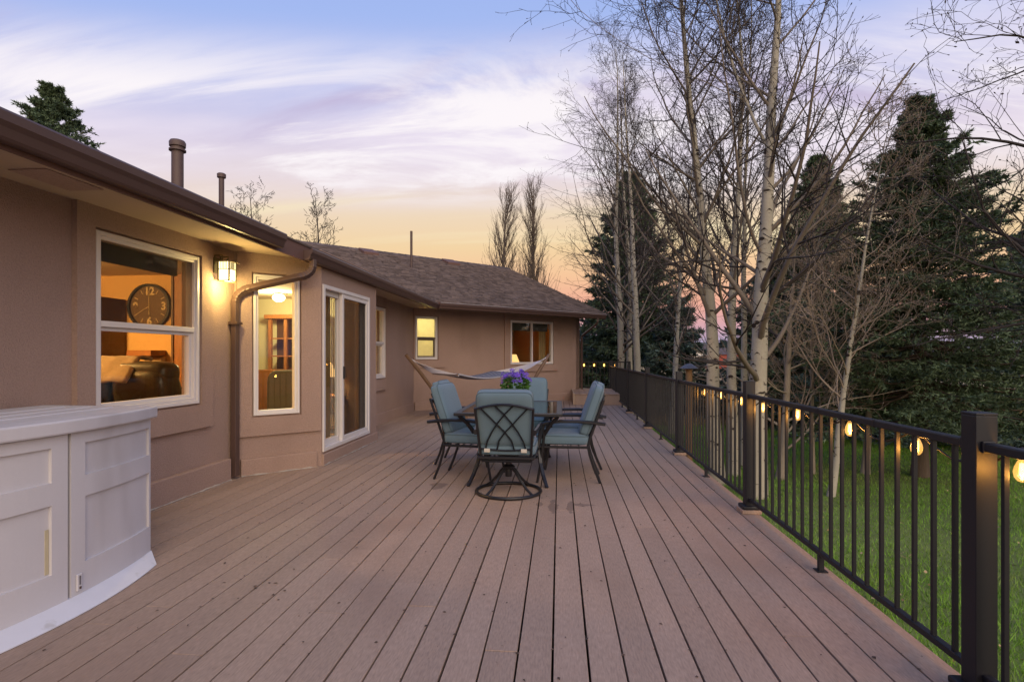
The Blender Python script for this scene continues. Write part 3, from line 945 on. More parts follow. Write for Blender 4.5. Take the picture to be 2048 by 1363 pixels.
# shingle tabs, real little slabs laid in courses
def shingles():
    rng = np.random.default_rng(4)
    V, F = [], []
    ex = 0.135
    sl = math.sqrt(1 + PW * PW)
    nc = int(half * sl / ex)
    for c in range(nc):
        t0 = -0.05 + c * ex / sl
        t1 = t0 + ex * 1.25 / sl
        smin = sv * max(0, t0) / half
        s = smin - rng.uniform(0, .3)
        while s < RS + .02:
            w = rng.uniform(.10, .22)
            a, b = max(s, smin), min(s + w - .004, RS + .03)
            if b - a > .02:
                th = .020 + rng.choice([0.0, .006, .012]) + rng.uniform(0, .003)
                bi = len(V)
                for (ss, tt, dz) in ((a, t0, .014), (b, t0, .014), (b, t0, .014 + th), (a, t0, .014 + th), (b, t1, .020), (a, t1, .020)):
                    q = wp(ss, tt, dz)
                    V.append((q.x, q.y, q.z))
                F += [(bi, bi + 1, bi + 2, bi + 3), (bi + 3, bi + 2, bi + 4, bi + 5)]
            s += w
    return np_mesh('shingles', np.array(V) - np.array(HL), np.array(F), SHINGLE, roof2)
o = shingles(); o['kind'] = 'stuff'
o = MB()
s = sv
while s < RS:
    q0, q1 = wp(s, half, .035), wp(min(s + .24, RS + .03), half, .035)
    d = .16
    a0, a1 = wp(s, half - d, .03), wp(min(s + .24, RS + .03), half - d, .03)
    b0, b1 = q0 + wi * d - Vector((0, 0, PW * d)), q1 + wi * d - Vector((0, 0, PW * d))
    up = Vector((0, 0, .012))
    o.add([a0, a1, q1 + up, q0 + up * 1.6, b0, b1], [(0, 1, 2, 3), (3, 2, 5, 4)])
    s += .225
c = ob('ridge_caps', o, SHINGLE, roof2); c['kind'] = 'stuff'
# rake boards of the gable
rk = MB()
rk.prism([wp(RS - .02, -.03, -.16), wp(RS - .02, -.03, .0), wp(RS - .02, half, .0), wp(RS - .02, half, -.16)], Vector((we[0], we[1], 0)) * .03)
ob('rake_board', rk, FASCIAW, house)
gt = MB()
gt.prism([FG.pt(0, -.10, TOPZ - .05), FG.pt(7.2, -.10, TOPZ - .05), FG.pt(3.65, -.10, 4.0)], (-.05, -.05, 0))
ob('gable_wall', gt, STUCCO, house)
# roof vents and pipes
def roof_vent(s, t):
    mb = MB()
    q = wp(s, t, .03)
    e = Vector((we[0], we[1], 0))
    a = [q - e * .22 + Vector((0, 0, -.02)), q + e * .22 + Vector((0, 0, -.02)), q + e * .22 + wi * .42 + Vector((0, 0, .15)), q - e * .22 + wi * .42 + Vector((0, 0, .15))]
    b = [p_ + Vector((0, 0, .10 if i < 2 else .10)) for i, p_ in enumerate(a)]
    mb.hexa(a + b)
    return ob('roof_vent', mb, FASCIAW, roof2, bevel=.015)
def st_of(u, v, t):
    for s_ in np.linspace(-6, 6, 600):
        q = wp(s_, t)
        d = -SA * q.x + CA * q.y; l = CA * q.x + SA * q.y
        if 1024 + 1080 * l / d > u:
            return float(s_)
    return 0.0
roof_vent(st_of(740, 0, 3.95), 3.85)
roof_vent(st_of(905, 0, 3.95), 3.85)
q = wp(st_of(822, 0, 2.9), 2.9)
ob('vent_pipe', MB().tube([(q.x, q.y, q.z - .1), (q.x, q.y, q.z + 1.02)], .034, 12), FASCIA, roof2, smooth=True)
# flue pipes on the main roof
def flue(u, x, top, r, cap):
    l = (u - 1024) / 1080
    rx_ = -SA + CA * l; ry_ = CA + SA * l
    t = x / rx_
    y_ = ry_ * t
    zt = CAM_H + (710 - top) / 1080 * t
    zr = EZ + PM * (EX - x)
    p = ob('flue_pipe', MB().tube([(x, y_, zr - .1), (x, y_, zt - .05)], r, 20), MATS['flue_paint'], roof1, smooth=True)
    pc = MB()
    if cap:
        pc.lathe([(r * 1.02, -.14), (r * 1.42, -.135), (r * 1.42, -.115), (r * 1.1, -.11), (r * 1.1, -.085), (r * 1.36, -.08), (r * 1.40, -.03), (r * 1.2, -.005), (r * .5, .012), (.004, .014)], 24, (x, y_, zt))
    else:
        pc.lathe([(r * 1.02, -.07), (r * 1.6, -.06), (r * 1.65, -.01), (r * 1.2, .002), (.003, .004)], 18, (x, y_, zt))
    ob('flue_cap', pc, MATS['flue_paint'], roof1, smooth=True)
M('flue_paint', (0.095, 0.06, 0.052), 0.6, 0.1, 4)
flue(355, -4.8, 281, .068, True)
flue(443, -4.8, 347, .036, False)

# ---------------------------------------------------------------- downspouts
dsp = MB()
def elbow(a, b, c, n=13, r=.050):
    out, rr_ = [], []
    A_, B_, C_ = Vector(a), Vector(b), Vector(c)
    for i in range(n):
        t = i / (n - 1)
        out.append(A_ * (1 - t) ** 2 + B_ * (2 * t * (1 - t)) + C_ * t * t)
        rr_.append(r * (1.07 if i % 2 else .98))
    return out, rr_
p1_, r1_ = elbow((-2.665, 5.66, 2.26), (-2.665, 5.66, 2.145), (-2.80, 5.575, 2.115))
p2_, r2_ = elbow((-3.21, 5.395, 1.985), (-3.345, 5.335, 1.94), (-3.345, 5.33, 1.82))
dsp.tube([(-2.665, 5.66, 2.32)] + p1_ + p2_ + [(-3.345, 5.33, .03)], [.05] + r1_ + r2_ + [.05], 4, flat=0.8)
ds = ob('downspout', dsp, FASCIA, house, bevel=.006)
ob('strap', MB().box(-3.39, -3.295, 5.278, 5.382, 1.60, 1.625), FASCIA, ds)
cor = Vector(FW.pt(WLEN, 0, 0))
gx = Vector((*C_end, 0)) - Vector((we[0], we[1], 0)) * .30 + Vector((.04, -.05, 0))
ob('downspout', MB().tube([(gx.x, gx.y, 2.31), (gx.x, gx.y, 2.22), (gx.x - .02, gx.y + .05, 2.16), (cor.x + .08, cor.y + .0, 1.86), (cor.x + .06, cor.y - .03, 1.78), (cor.x + .06, cor.y - .03, .25)], .045, 4, flat=.8), FASCIA, house, bevel=.006)

# ================================================================== INTERIORS (seen through the windows)
def room(name, mb, mat):
    return ob(name, mb, mat, house)
FZ = 0.12
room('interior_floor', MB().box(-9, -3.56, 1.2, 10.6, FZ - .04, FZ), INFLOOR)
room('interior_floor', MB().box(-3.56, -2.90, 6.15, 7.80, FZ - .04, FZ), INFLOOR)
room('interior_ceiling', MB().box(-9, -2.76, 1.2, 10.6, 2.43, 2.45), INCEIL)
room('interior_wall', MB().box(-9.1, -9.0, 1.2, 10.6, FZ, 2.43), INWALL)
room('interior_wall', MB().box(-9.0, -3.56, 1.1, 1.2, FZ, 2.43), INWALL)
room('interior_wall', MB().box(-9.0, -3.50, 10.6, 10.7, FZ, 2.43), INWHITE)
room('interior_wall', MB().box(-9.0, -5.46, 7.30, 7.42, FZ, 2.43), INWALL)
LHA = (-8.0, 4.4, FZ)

clock = thing('wall_clock', 'large round dark wall clock glowing behind the upper window screen', 'clock', (-5.86, 7.298, 1.98))
cx0, cy0, cz0 = -5.86, 7.298, 1.98
RC = .325
def disc(r0, r1, d0, d1, n=48):
    mb = MB()
    vs, fs = [], []
    for j in range(n):
        a = 2 * math.pi * j / n
        for r, d in ((r0, d0), (r1, d0), (r1, d1), (r0, d1)):
            vs.append((cx0 + r * math.cos(a), cy0 - d, cz0 + r * math.sin(a)))
    for j in range(n):
        for k in range(4):
            fs.append((4 * j + k, 4 * j + (k + 1) % 4, 4 * ((j + 1) % n) + (k + 1) % 4, 4 * ((j + 1) % n) + k))
    return mb.add(vs, fs)
ob('clock_rim', disc(RC * .9, RC, 0, .05), BLACK, clock)
ob('clock_dial', disc(.001, RC * .9, 0, .02), CLOCKF, clock)
def text_part(txt, x, z, size, parent, d=.024):
    cu = bpy.data.curves.new('numeral', 'FONT')
    cu.body = txt; cu.size = size; cu.align_x = 'CENTER'; cu.align_y = 'CENTER'
    cu.extrude = .002; cu.offset = .004
    tmp = bpy.data.objects.new('numeral_text', cu)
    COL.objects.link(tmp)
    bpy.context.view_layer.update()
    me = bpy.data.meshes.new_from_object(tmp.evaluated_get(bpy.context.evaluated_depsgraph_get()))
    bpy.data.objects.remove(tmp)
    me.materials.clear(); me.materials.append(CLOCKN)
    o = bpy.data.objects.new('numeral', me)
    link(o, parent)
    o.location = (x, -d, z)
    o.rotation_euler = (rad(90), 0, 0)
    return o
for txt, ang in (('12', 90), ('3', 0), ('6', 270), ('9', 180)):
    text_part(txt, RC * .66 * math.cos(rad(ang)), RC * .66 * math.sin(rad(ang)), .155, clock)
for h in range(12):
    if h % 3:
        a = rad(30 * h)
        m_ = MB().tube([(cx0 + RC * .62 * math.cos(a), cy0 - .024, cz0 + RC * .62 * math.sin(a)), (cx0 + RC * .80 * math.cos(a), cy0 - .024, cz0 + RC * .80 * math.sin(a))], .006, 6)
        ob('hour_mark', m_, CLOCKN, clock)
ob('minute_hand', MB().tube([(cx0, cy0 - .03, cz0 - .12), (cx0, cy0 - .03, cz0 + .24)], [.006, .004], 6), CLOCKN, clock)
ob('hour_hand', MB().tube([(cx0, cy0 - .034, cz0), (cx0 - .19, cy0 - .034, cz0 - .11)], [.006, .004], 6), CLOCKN, clock)

# sofa with throw
sofa = thing('sofa', 'dark leather reclining sofa inside the left window', 'sofa', (-4.7, 5.2, FZ))
for i, x in enumerate((-5.55, -4.92, -4.29)):
    ob('back_cushion', MB().pillow(.315, .17, .36, .5, .5, Matrix.Translation((x, 5.32, .80)) @ Matrix.Rotation(rad(12), 4, 'X')), LEATHER, sofa, smooth=True)
    ob('head_cushion', MB().pillow(.30, .15, .13, .6, .5, Matrix.Translation((x, 5.30, 1.09))), LEATHER, sofa, smooth=True)
    ob('seat_cushion', MB().pillow(.315, .33, .13, .5, .4, Matrix.Translation((x, 4.82, .53))), LEATHER, sofa, smooth=True)
ob('sofa_base', MB().box(-5.95, -3.9, 4.55, 5.5, FZ + .03, .46), LEATHER, sofa, bevel=.04)
ob('sofa_arm', MB().pillow(.12, .45, .17, .5, .4, Matrix.Translation((-3.86, 5.0, .66))), LEATHER, sofa, smooth=True)
th = MB()
nu, nv = 14, 12
vs = []
for i in range(nu):
    for j in range(nv):
        x = -5.02 + .66 * i / (nu - 1)
        t = j / (nv - 1)
        y_ = 5.46 - .42 * t
        z_ = 1.245 - max(0, t - .45) * .42 - .05 * (t - .5) ** 2 + .008 * math.sin(i * 1.4 + j * .6)
        y_ += max(0, t - .6) * .02
        vs.append((x + .05 * t, y_, z_))
fs = [(i * nv + j, (i + 1) * nv + j, (i + 1) * nv + j + 1, i * nv + j + 1) for i in range(nu - 1) for j in range(nv - 1)]
th.add(vs, fs)
o = ob('throw_blanket', th, BLANKET, smooth=True)
sd = o.modifiers.new('thick', 'SOLIDIFY'); sd.thickness = .025
tag(o, 'tan throw blanket draped over the top of the leather sofa', 'blanket')

# cabinet by the clock, mantel, wooden divider
cab = thing('china_cabinet', 'tall brown cabinet with glass door left of the wall clock', 'cabinet', (-6.65, 7.0, FZ))
ob('cabinet_side', MB().box(-6.26, -6.23, 6.80, 7.28, FZ, 2.08), WOODD, cab)
ob('cabinet_side', MB().box(-7.23, -7.20, 6.80, 7.28, FZ, 2.08), WOODD, cab)
ob('cabinet_back', MB().box(-7.20, -6.26, 7.24, 7.28, FZ, 2.08), WOODO, cab)
for z in (FZ, .55, 1.02, 1.36, 1.70, 2.05):
    ob('shelf', MB().box(-7.20, -6.26, 6.82, 7.24, z, z + .03), WOODO, cab)
ob('door_frame', MB().box(-6.34, -6.26, 6.78, 6.80, FZ, 2.08), WOODO, cab)
ob('cabinet_door', MB().box(-7.20, -6.34, 6.785, 6.80, FZ + .03, 1.02), WOODO, cab)
for i in range(6):
    x = -7.10 + i * .14
    tag(ob('white_pitcher', MB().lathe([(.03, 0), (.045, .04), (.03, .09), (.035, .13), (.03, .14)], 12, (x, 7.0, 1.05 if i % 2 else 1.39)), FARWHITE, smooth=True),
        '%s white pitcher on the %s shelf of the brown glass cabinet' % (('first', 'second', 'third')[i // 2], ('upper', 'lower')[i % 2]), 'pitcher', 'pitchers in the cabinet')
fp = thing('fireplace', 'stone fireplace with an orange wood mantel in the living room', 'fireplace', (-5.75, 7.2, FZ))
ob('mantel', MB().box(-5.98, -5.62, 7.0, 7.30, 1.27, 1.35), WOODO, fp, bevel=.008)
sr = random.Random(3)
z = FZ
while z < 1.2:
    x = -5.86
    hh = sr.uniform(.10, .17)
    while x < -5.64:
        w = sr.uniform(.09, .16)
        ob('stone', MB().pillow(w / 2, .06, hh / 2, .45, .45, Matrix.Translation((x + w / 2, 7.22, z + hh / 2)) @ Matrix.Rotation(rad(sr.uniform(-8, 8)), 4, 'Y'), 12, 6), STONE, fp, smooth=True)
        x += w + .01
    z += hh + .01
ob('divider_post', MB().box(-5.46, -5.20, 7.24, 7.50, FZ, 2.43), WOODO, house)
ob('divider_post', MB().box(-5.49, -5.46, 7.22, 7.30, FZ, 2.43), WOODD, house)
tag(ob('speaker_box', MB().box(-5.30, -5.08, 6.72, 6.95, FZ, .85), BLACK, bevel=.01), 'small black floor speaker by the wooden divider', 'speaker')

# far room seen through the narrow bay window
hu = thing('hutch', 'orange wood hutch with glass shelves seen through the narrow window', 'hutch', (-5.35, 10.3, FZ))
ob('hutch_base', MB().box(-5.85, -4.6, 10.05, 10.58, FZ, 1.0), WOODO, hu, bevel=.01)
for x in (-5.74, -5.42, -5.10, -4.76):
    ob('stile', MB().box(x, x + .06, 10.24, 10.30, 1.0, 2.0), WOODO, hu)
for z in (1.25, 1.60):
    ob('shelf', MB().box(-5.68, -4.76, 10.27, 10.57, z, z + .025), WOODO, hu)
ob('hutch_back', MB().box(-5.74, -4.7, 10.57, 10.595, 1.0, 2.0), WOODD, hu)
ob('cornice', MB().box(-5.80, -4.64, 10.18, 10.58, 2.0, 2.08), WOODO, hu, bevel=.01)
tag(ob('armchair', MB().pillow(.42, .20, .42, .35, .3, Matrix.Translation((-4.32, 8.55, .62))), DARK_GREY, smooth=True), 'dark grey upholstered chair seen through the narrow window', 'chair')
lh = thing('ceiling_light', 'round white ceiling light lit in the far hall', 'light', (-5.15, 9.55, 2.30))
ob('globe', MB().pillow(.11, .11, .075, 1, 1, Matrix.Translation((-5.15, 9.55, 2.34))), GLOBE, lh, smooth=True)
ob('canopy', MB().lathe([(.07, 0), (.07, .03)], 20, (-5.15, 9.55, 2.40)), TIN, lh)
point_light('ceiling_light_glow', (-5.15, 9.40, 2.18), 60, (1.0, .80, .38), .1, lh)
ll = thing('living_room_light', 'warm ceiling light above the sofa', 'light', (-6.3, 4.6, 2.33))
ob('globe', MB().pillow(.14, .14, .07, 1, 1, Matrix.Translation((-6.3, 4.6, 2.37))), GLOBE, ll, smooth=True)
point_light('living_room_glow', (-6.3, 4.6, 2.22), 330, (1.0, .56, .18), .14, ll)

def lamp(name, label, x, y, z, power, col):
    t = thing(name, label, 'lamp', (x, y, z))
    ob('lamp_base', MB().lathe([(.07, 0), (.075, .015), (.03, .04), (.055, .12), (.05, .2), (.018, .26), (.012, .34)], 18, (x, y, z)), WOODD, t, smooth=True)
    sh = MB()
    n = 24
    vs = [(x + r * math.cos(2 * math.pi * j / n), y + r * math.sin(2 * math.pi * j / n), z + h) for r, h in ((.17, .28), (.085, .50)) for j in range(n)]
    sh.add(vs, [(j, (j + 1) % n, n + (j + 1) % n, n + j) for j in range(n)])
    ob('lamp_shade', sh, LAMPSHADE, t, smooth=True)
    point_light(name + '_glow', (x, y, z + .36), power, col, .05, t)
    return t
st = thing('side_table', 'small wooden side table behind the sliding door', 'table', (-3.70, 8.35, FZ))
ob('table_top', MB().box(-3.95, -3.42, 8.12, 8.5, .62, .65), WOODO, st, bevel=.005)
for a_, b_ in ((-3.93, 8.14), (-3.47, 8.14), (-3.93, 8.45), (-3.47, 8.45)):
    ob('leg', MB().box(a_, a_ + .035, b_, b_ + .035, FZ, .62), WOODO, st)
lamp('table_lamp', 'table lamp with cone shade glowing behind the sliding door', -3.70, 8.32, .66, 16, (1, .66, .25))
# hanging vertical blinds beside the door glass
vb = thing('vertical_blinds', 'beige vertical blinds hanging behind the sliding door', 'blinds', (-2.98, 7.0, FZ))
ob('head_rail', MB().box(-2.99, -2.95, 6.1, 7.7, 2.10, 2.14), VINYL, vb)
for i in range(22):
    y = 6.46 + i * .055
    a = rad(62 if y < 6.75 else 20)
    m_ = MB().box(-.045, .045, -.002, .002, .18, 2.10).xf(Matrix.Translation((-2.97, y, 0)) @ Matrix.Rotation(a + rad(90), 4, 'Z'))
    ob('slat', m_, CURTAIN, vb)
# curtain in the recessed window
cu = MB()
n = 40
vs = []
for i in range(n):
    y = 9.2 + 1.0 * i / (n - 1)
    for z in (.7, 2.3):
        vs.append((-3.62 + .02 * math.sin(i * 1.3), y, z))
cu.add(vs, [(2 * i, 2 * i + 2, 2 * i + 3, 2 * i + 1) for i in range(n - 1)])
tag(ob('curtain', cu, CURTAIN, smooth=True), 'pale pleated curtain in the tall narrow recessed window', 'curtain')

# wing rooms: bathroom behind frosted glass and bedroom
def wing_room(s0, s1, dp, wallm):
    mb = MB()
    mb.fbox(FW, s0, s1, -dp - .1, -dp, FZ, 2.43)
    mb.fbox(FW, s0 - .08, s0, -dp, -.16, FZ, 2.43)
    mb.fbox(FW, s1, s1 + .08, -dp, -.16, FZ, 2.43)
    room('interior_wall', mb, wallm)
    room('interior_ceiling', MB().fbox(FW, s0 - .08, s1 + .08, -dp, -.16, 2.432, 2.45), INCEIL)
    room('interior_floor', MB().fbox(FW, s0 - .08, s1 + .08, -dp, -.16, FZ - .04, FZ), INFLOOR)
wing_room(-0.25, 1.15, 1.7, INWHITE)
wing_room(2.2, 5.1, 2.6, INWALL)
bl = thing('bathroom_light', 'lit bathroom ceiling light behind the frosted window', 'light', FW.pt(.35, -.9, 2.3))
q = FW.pt(.30, -.85, 2.36)
ob('globe', MB().pillow(.10, .10, .06, 1, 1, Matrix.Translation(q)), GLOBE, bl, smooth=True)
point_light('bathroom_glow', FW.pt(.25, -.75, 2.22), 15, (1, .86, .42), .1, bl)
q = FW.pt(3.58, -.75, .66)
nst = thing('nightstand', 'small wooden nightstand in the bedroom', 'nightstand', (q[0], q[1], FZ))
ob('nightstand_body', MB().fbox(FW, 3.3, 3.9, -.98, -.55, FZ, .80), WOODO, nst, bevel=.006)
ob('drawer_front', MB().fbox(FW, 3.34, 3.86, -.55, -.535, .5, .74), WOODD, nst, bevel=.004)
lamp('bedroom_lamp', 'small lit lamp behind the two-pane bedroom window', q[0], q[1], .802, 26, (1, .58, .2))
cm = MB()
for (a, b) in ((4.10, 4.36), (3.66, 3.80)):
    vs = []
    n = 16
    for i in range(n):
        s_ = a + (b - a) * i / (n - 1)
        for z in (.75, 2.32):
            vs.append(FW.pt(s_, -.26 - (.9 if a < 4 else 0) + .018 * math.sin(i * 1.5), z))
    cm.add(vs, [(2 * i, 2 * i + 2, 2 * i + 3, 2 * i + 1) for i in range(n - 1)])
tag(ob('curtain', cm, CURTAIN, smooth=True), 'beige curtain hanging in the bedroom behind the two-pane window', 'curtain')
ob('dark_top_strip', MB().fbox(FW, WR1[0] + .03, WR1[1] - .03, -.20, -.18, WR1[3] - .26, WR1[3] + .02), DARK_GREY, house)
q = FW.pt(3.16, -.45, .9)
vas = thing('vase', 'pale round vase on the bedroom sill', 'vase', (q[0], q[1], .90))
ob('vase_body', MB().lathe([(.05, 0), (.10, .05), (.115, .11), (.08, .18), (.06, .21)], 18, (q[0], q[1], .96)), FARWHITE, vas, smooth=True)
ob('dresser_top', MB().fbox(FW, 2.75, 3.28, -.75, -.25, FZ, .958), WOODD, house)

# ================================================================== WALL LANTERN
lx, ly, lz = -3.285, 5.10, 2.115
lan = thing('wall_lantern', 'lit square craftsman lantern on the wall beside the downspout', 'lantern', (-3.4, ly, lz))
ob('back_plate', MB().box(-3.402, -3.385, ly - .05, ly + .05, lz - .02, lz + .13), BRONZE, lan, bevel=.003)
arm = MB()
arm.tube([(-3.385, ly - .045, lz + .06), (-3.385, ly - .045, lz + .15), (lx - .02, ly - .045, lz + .15), (lx - .02, ly - .045, lz + .10)], .008, 6)
arm.tube([(-3.385, ly + .045, lz + .06), (-3.385, ly + .045, lz + .15), (lx - .02, ly + .045, lz + .15), (lx - .02, ly + .045, lz + .10)], .008, 6)
ob('hanger', arm, BRONZE, lan)
rf = MB()
rf.add([(lx - .085, ly - .085, lz + .085), (lx + .085, ly - .085, lz + .085), (lx + .085, ly + .085, lz + .085), (lx - .085, ly + .085, lz + .085), (lx, ly, lz + .115)],
       [(3, 2, 1, 0), (0, 1, 4), (1, 2, 4), (2, 3, 4), (3, 0, 4)])
ob('lantern_roof', rf, BRONZE, lan)
cage = MB()
for sx in (-1, 1):
    for sy in (-1, 1):
        cage.box(lx + sx * .056 - .006, lx + sx * .056 + .006, ly + sy * .056 - .006, ly + sy * .056 + .006, lz - .105, lz + .084)
for sx in (-1, 1):
    cage.box(lx + sx * .056 - .005, lx + sx * .056 + .005, ly - .05, ly + .05, lz - .105, lz - .095)
    cage.box(lx - .05, lx + .05, ly + sx * .056 - .005, ly + sx * .056 + .005, lz - .105, lz - .095)
    cage.box(lx + sx * .056 - .004, lx + sx * .056 + .004, ly - .05, ly + .05, lz + .010, lz + .016)
    cage.box(lx - .05, lx + .05, ly + sx * .056 - .004, ly + sx * .056 + .004, lz + .010, lz + .016)
    for k in (-.03, -.015, 0, .015, .03):
        cage.box(lx + sx * .056 - .003, lx + sx * .056 + .003, ly + k - .0022, ly + k + .0022, lz + .016, lz + .084)
        cage.box(lx + k - .0022, lx + k + .0022, ly + sx * .056 - .003, ly + sx * .056 + .003, lz + .016, lz + .084)
ob('cage', cage, BRONZE, lan)
for nm, b_ in (('glass_panel', (lx - .05, lx + .05, ly - .053, ly - .050)), ('glass_panel', (lx - .05, lx + .05, ly + .050, ly + .053)),
               ('glass_panel', (lx - .053, lx - .050, ly - .05, ly + .05)), ('glass_panel', (lx + .050, lx + .053, ly - .05, ly + .05))):
    ob(nm, MB().box(*b_, lz - .094, lz + .084), LANTERNGLASS, lan)
point_light('lantern_glow', (lx + .06, ly - .02, lz - .14), 11.0, (1.0, .74, .26), .025, lan)

# ================================================================== STORAGE BOX
BXB, BY0, BY1 = -3.31, 1.86, 3.20
bc, bh = (BY0 + BY1) / 2, (BY1 - BY0) / 2
def bow(y, e=0.0):
    return -2.569 + e + .10 * (1 - ((y - bc) / bh) ** 2)
sb = thing('storage_box', 'white resin deck storage box with panelled doors and flat lid', 'storage box', (-2.9, bc, 0))
ob('box_body', MB().prism([(BXB, BY0, .03)] + [(bow(BY0 + (BY1 - BY0) * i / 20, -.05), BY0 + (BY1 - BY0) * i / 20, .03) for i in range(21)] + [(BXB, BY1, .03)], (0, 0, .86)), RESIN_D, sb)
ob('side_wall', MB().box(BXB, -2.60, BY1 - .012, BY1 + .004, .03, .885), RESIN, sb)
def bow_slab(y0, y1, z0, z1, d0, d1, n=10):
    mb = MB()
    vs, fs = [], []
    for i in range(n + 1):
        y = y0 + (y1 - y0) * i / n
        for d, z in ((d0, z0), (d1, z0), (d1, z1), (d0, z1)):
            vs.append((bow(y, d), y, z))
    for i in range(n):
        for k in range(4):
            fs.append((4 * i + k, 4 * (i + 1) + k, 4 * (i + 1) + (k + 1) % 4, 4 * i + (k + 1) % 4))
    fs += [(0, 1, 2, 3), (4 * n + 3, 4 * n + 2, 4 * n + 1, 4 * n)]
    return mb.add(vs, fs)
def merge(*ms):
    r = MB()
    for m_ in ms: r.add(m_.v, m_.f)
    return r
def bdoor(y0, y1, hinge_hi):
    st_ = .085
    a0, a1 = (y0 + .085, y1 - (.02 if hinge_hi else .105))
    if not hinge_hi: a0, a1 = y0 + .02, y1 - .085
    Z = ((.05, .30), (.58, .66), (.835, .882))
    parts = [bow_slab(y0, a0, .045, .882, -.045, .0, 3), bow_slab(a1, y1, .045, .882, -.045, .0, 3)]
    parts += [bow_slab(a0, a1, .045, .205, -.045, .0), bow_slab(a0, a1, .545, .655, -.045, .0), bow_slab(a0, a1, .825, .882, -.045, .0)]
    d = ob('door', merge(*parts), RESIN, sb)
    for (z0, z1) in ((.205, .545), (.655, .825)):
        inset = merge(bow_slab(a0 + .0, a1 - .0, z0, z1, -.048, -.016))
        ob('door_inset', inset, RESIN, d)
    return d
dr_ = bdoor(bc + .008, BY1 - .002, True)
dl_ = bdoor(BY0 + .002, bc - .010, False)
# sloped lips of the insets that catch the light
ob('latch', merge(MB().box(bow(bc + .05, .001), bow(bc + .05, .010), bc + .035, bc + .065, .07, .155)), RESIN, dr_, bevel=.003)
ob('latch_slot', MB().box(bow(bc + .05, .008), bow(bc + .05, .013), bc + .046, bc + .053, .10, .145), RESIN_D, dr_)
ob('latch_screw', MB().box(bow(bc + .05, .008), bow(bc + .05, .0135), bc + .046, bc + .056, .078, .090), DEADLEAF, dr_)
ob('stain_streak', bow_slab(bc - .115, bc - .098, .212, .43, -.016, -.013, 2), STAIN, dl_)
lid = bow_slab(BY0 - .03, BY1 + .03, .887, .958, -.06, .035, 24)
lidm = merge(lid, MB().prism([(BXB - .02, BY0 - .03, .887)] + [(bow(BY0 - .03 + (BY1 - BY0 + .06) * i / 20, -.055), BY0 - .03 + (BY1 - BY0 + .06) * i / 20, .887) for i in range(21)] + [(BXB - .02, BY1 + .03, .887)], (0, 0, .0705)))
lo = ob('lid', lidm, RESIN, sb, bevel=.010)
for k in range(3):
    x = -2.78 - k * .16
    ob('lid_rib', MB().box(x - .05, x + .05, BY0 + .05, BY1 - .10, .9560, .9635), RESIN, lo, bevel=.003)
# sloping sill in front
sk = MB()
n = 24
vs = []
for i in range(n + 1):
    t = i / n
    y = BY0 - .02 + (BY1 + .0 - BY0 + .02) * t
    cut = max(0, (y - (BY1 - .10)) / .10)
    vs += [(bow(y, -.02), y, .05), (bow(y, .006), y, .048), (bow(y, .118 - .0 * cut), y - .10 * t, .006), (bow(y, .118), y - .10 * t, .0015), (bow(y, -.02), y, .0015)]
fs = []
for i in range(n):
    for k in range(5):
        fs.append((5 * i + k, 5 * (i + 1) + k, 5 * (i + 1) + (k + 1) % 5, 5 * i + (k + 1) % 5))
fs += [(0, 1, 2, 3, 4), tuple(5 * n + k for k in (4, 3, 2, 1, 0))]
ob('front_sill', sk.add(vs, fs), RESIN_S, sb)

# ================================================================== RAILING
RXX = 1.548
POST_Y = [2.14, 4.567, 7.15, 9.65, 12.17, 14.78]
rail = thing('deck_railing', 'black metal deck railing with square balusters along the lawn side', 'railing', (RXX, 8, 0))
post_proto = None
def post(parent, x, y, z=0.0, h=1.06, block=True, w=.0375):
    p_ = ob('post', MB().box(x - w, x + w, y - w, y + w, z + .03, z + h), BLACK, parent, bevel=.003)
    ob('post_cap', MB().box(x - w - .001, x + w + .001, y - w - .001, y + w + .001, z + h, z + h + .010), BLACK, p_, bevel=.003)
    ob('base_plate', MB().box(x - .068, x + .068, y - .068, y + .068, z + .032, z + .062), BLACK, p_, bevel=.010)
    if block:
        ob('base_block', MB().box(x - .076, x + .076, y - .076, y + .076, z + .002, z + .032), DECKM, p_, bevel=.003)
    return p_
for y in POST_Y:
    post(rail, RXX, y)
post(rail, RXX + .02, 16.45, .0, 1.12, True, .05)
post(rail, RXX, -0.45)
spans = list(zip([-0.45] + POST_Y, POST_Y + [16.45]))
bal_me = None
for (a, b) in spans:
    ob('top_rail', MB().box(RXX - .019, RXX + .019, a + .038, b - .038, .931, .965), BLACK, rail, bevel=.006)
    ob('bottom_rail', MB().box(RXX - .016, RXX + .016, a + .038, b - .038, .094, .122), BLACK, rail, bevel=.004)
    for yb in (a + .045, b - .045):
        ob('rail_bracket', MB().box(RXX - .022, RXX + .022, yb - .006, yb + .022 if yb < (a + b) / 2 else yb + .006, .926, .969), BLACK, rail, bevel=.003)
    if b > 2:
        ym = (a + b) / 2
        ob('rail_foot', MB().box(RXX - .014, RXX + .014, ym - .014, ym + .014, .006, .092).box(RXX - .03, RXX + .03, ym - .03, ym + .03, .001, .007), BLACK, rail)
    n = round((b - a) / .119)
    for i in range(1, n):
        y = a + (b - a) * i / n
        if bal_me is None:
            o = ob('baluster', MB().box(-.008, .008, -.008, .008, .122, .931), BLACK, rail, local=True, bevel=.002, seg=1)
            bal_me = o.data
            o.location = (0, y - 8, 0)
        else:
            o = bpy.data.objects.new('baluster', bal_me)
            link(o, rail)
            o.location = (0, y - 8, 0)
# joint sleeves on the top rail
for y in (1.62, 1.9, 2.78, 3.35, 3.95, 5.2):
    ob('rail_sleeve', MB().box(RXX - .0202, RXX + .0202, y - .005, y + .005, .9298, .9664), BLACK, rail)

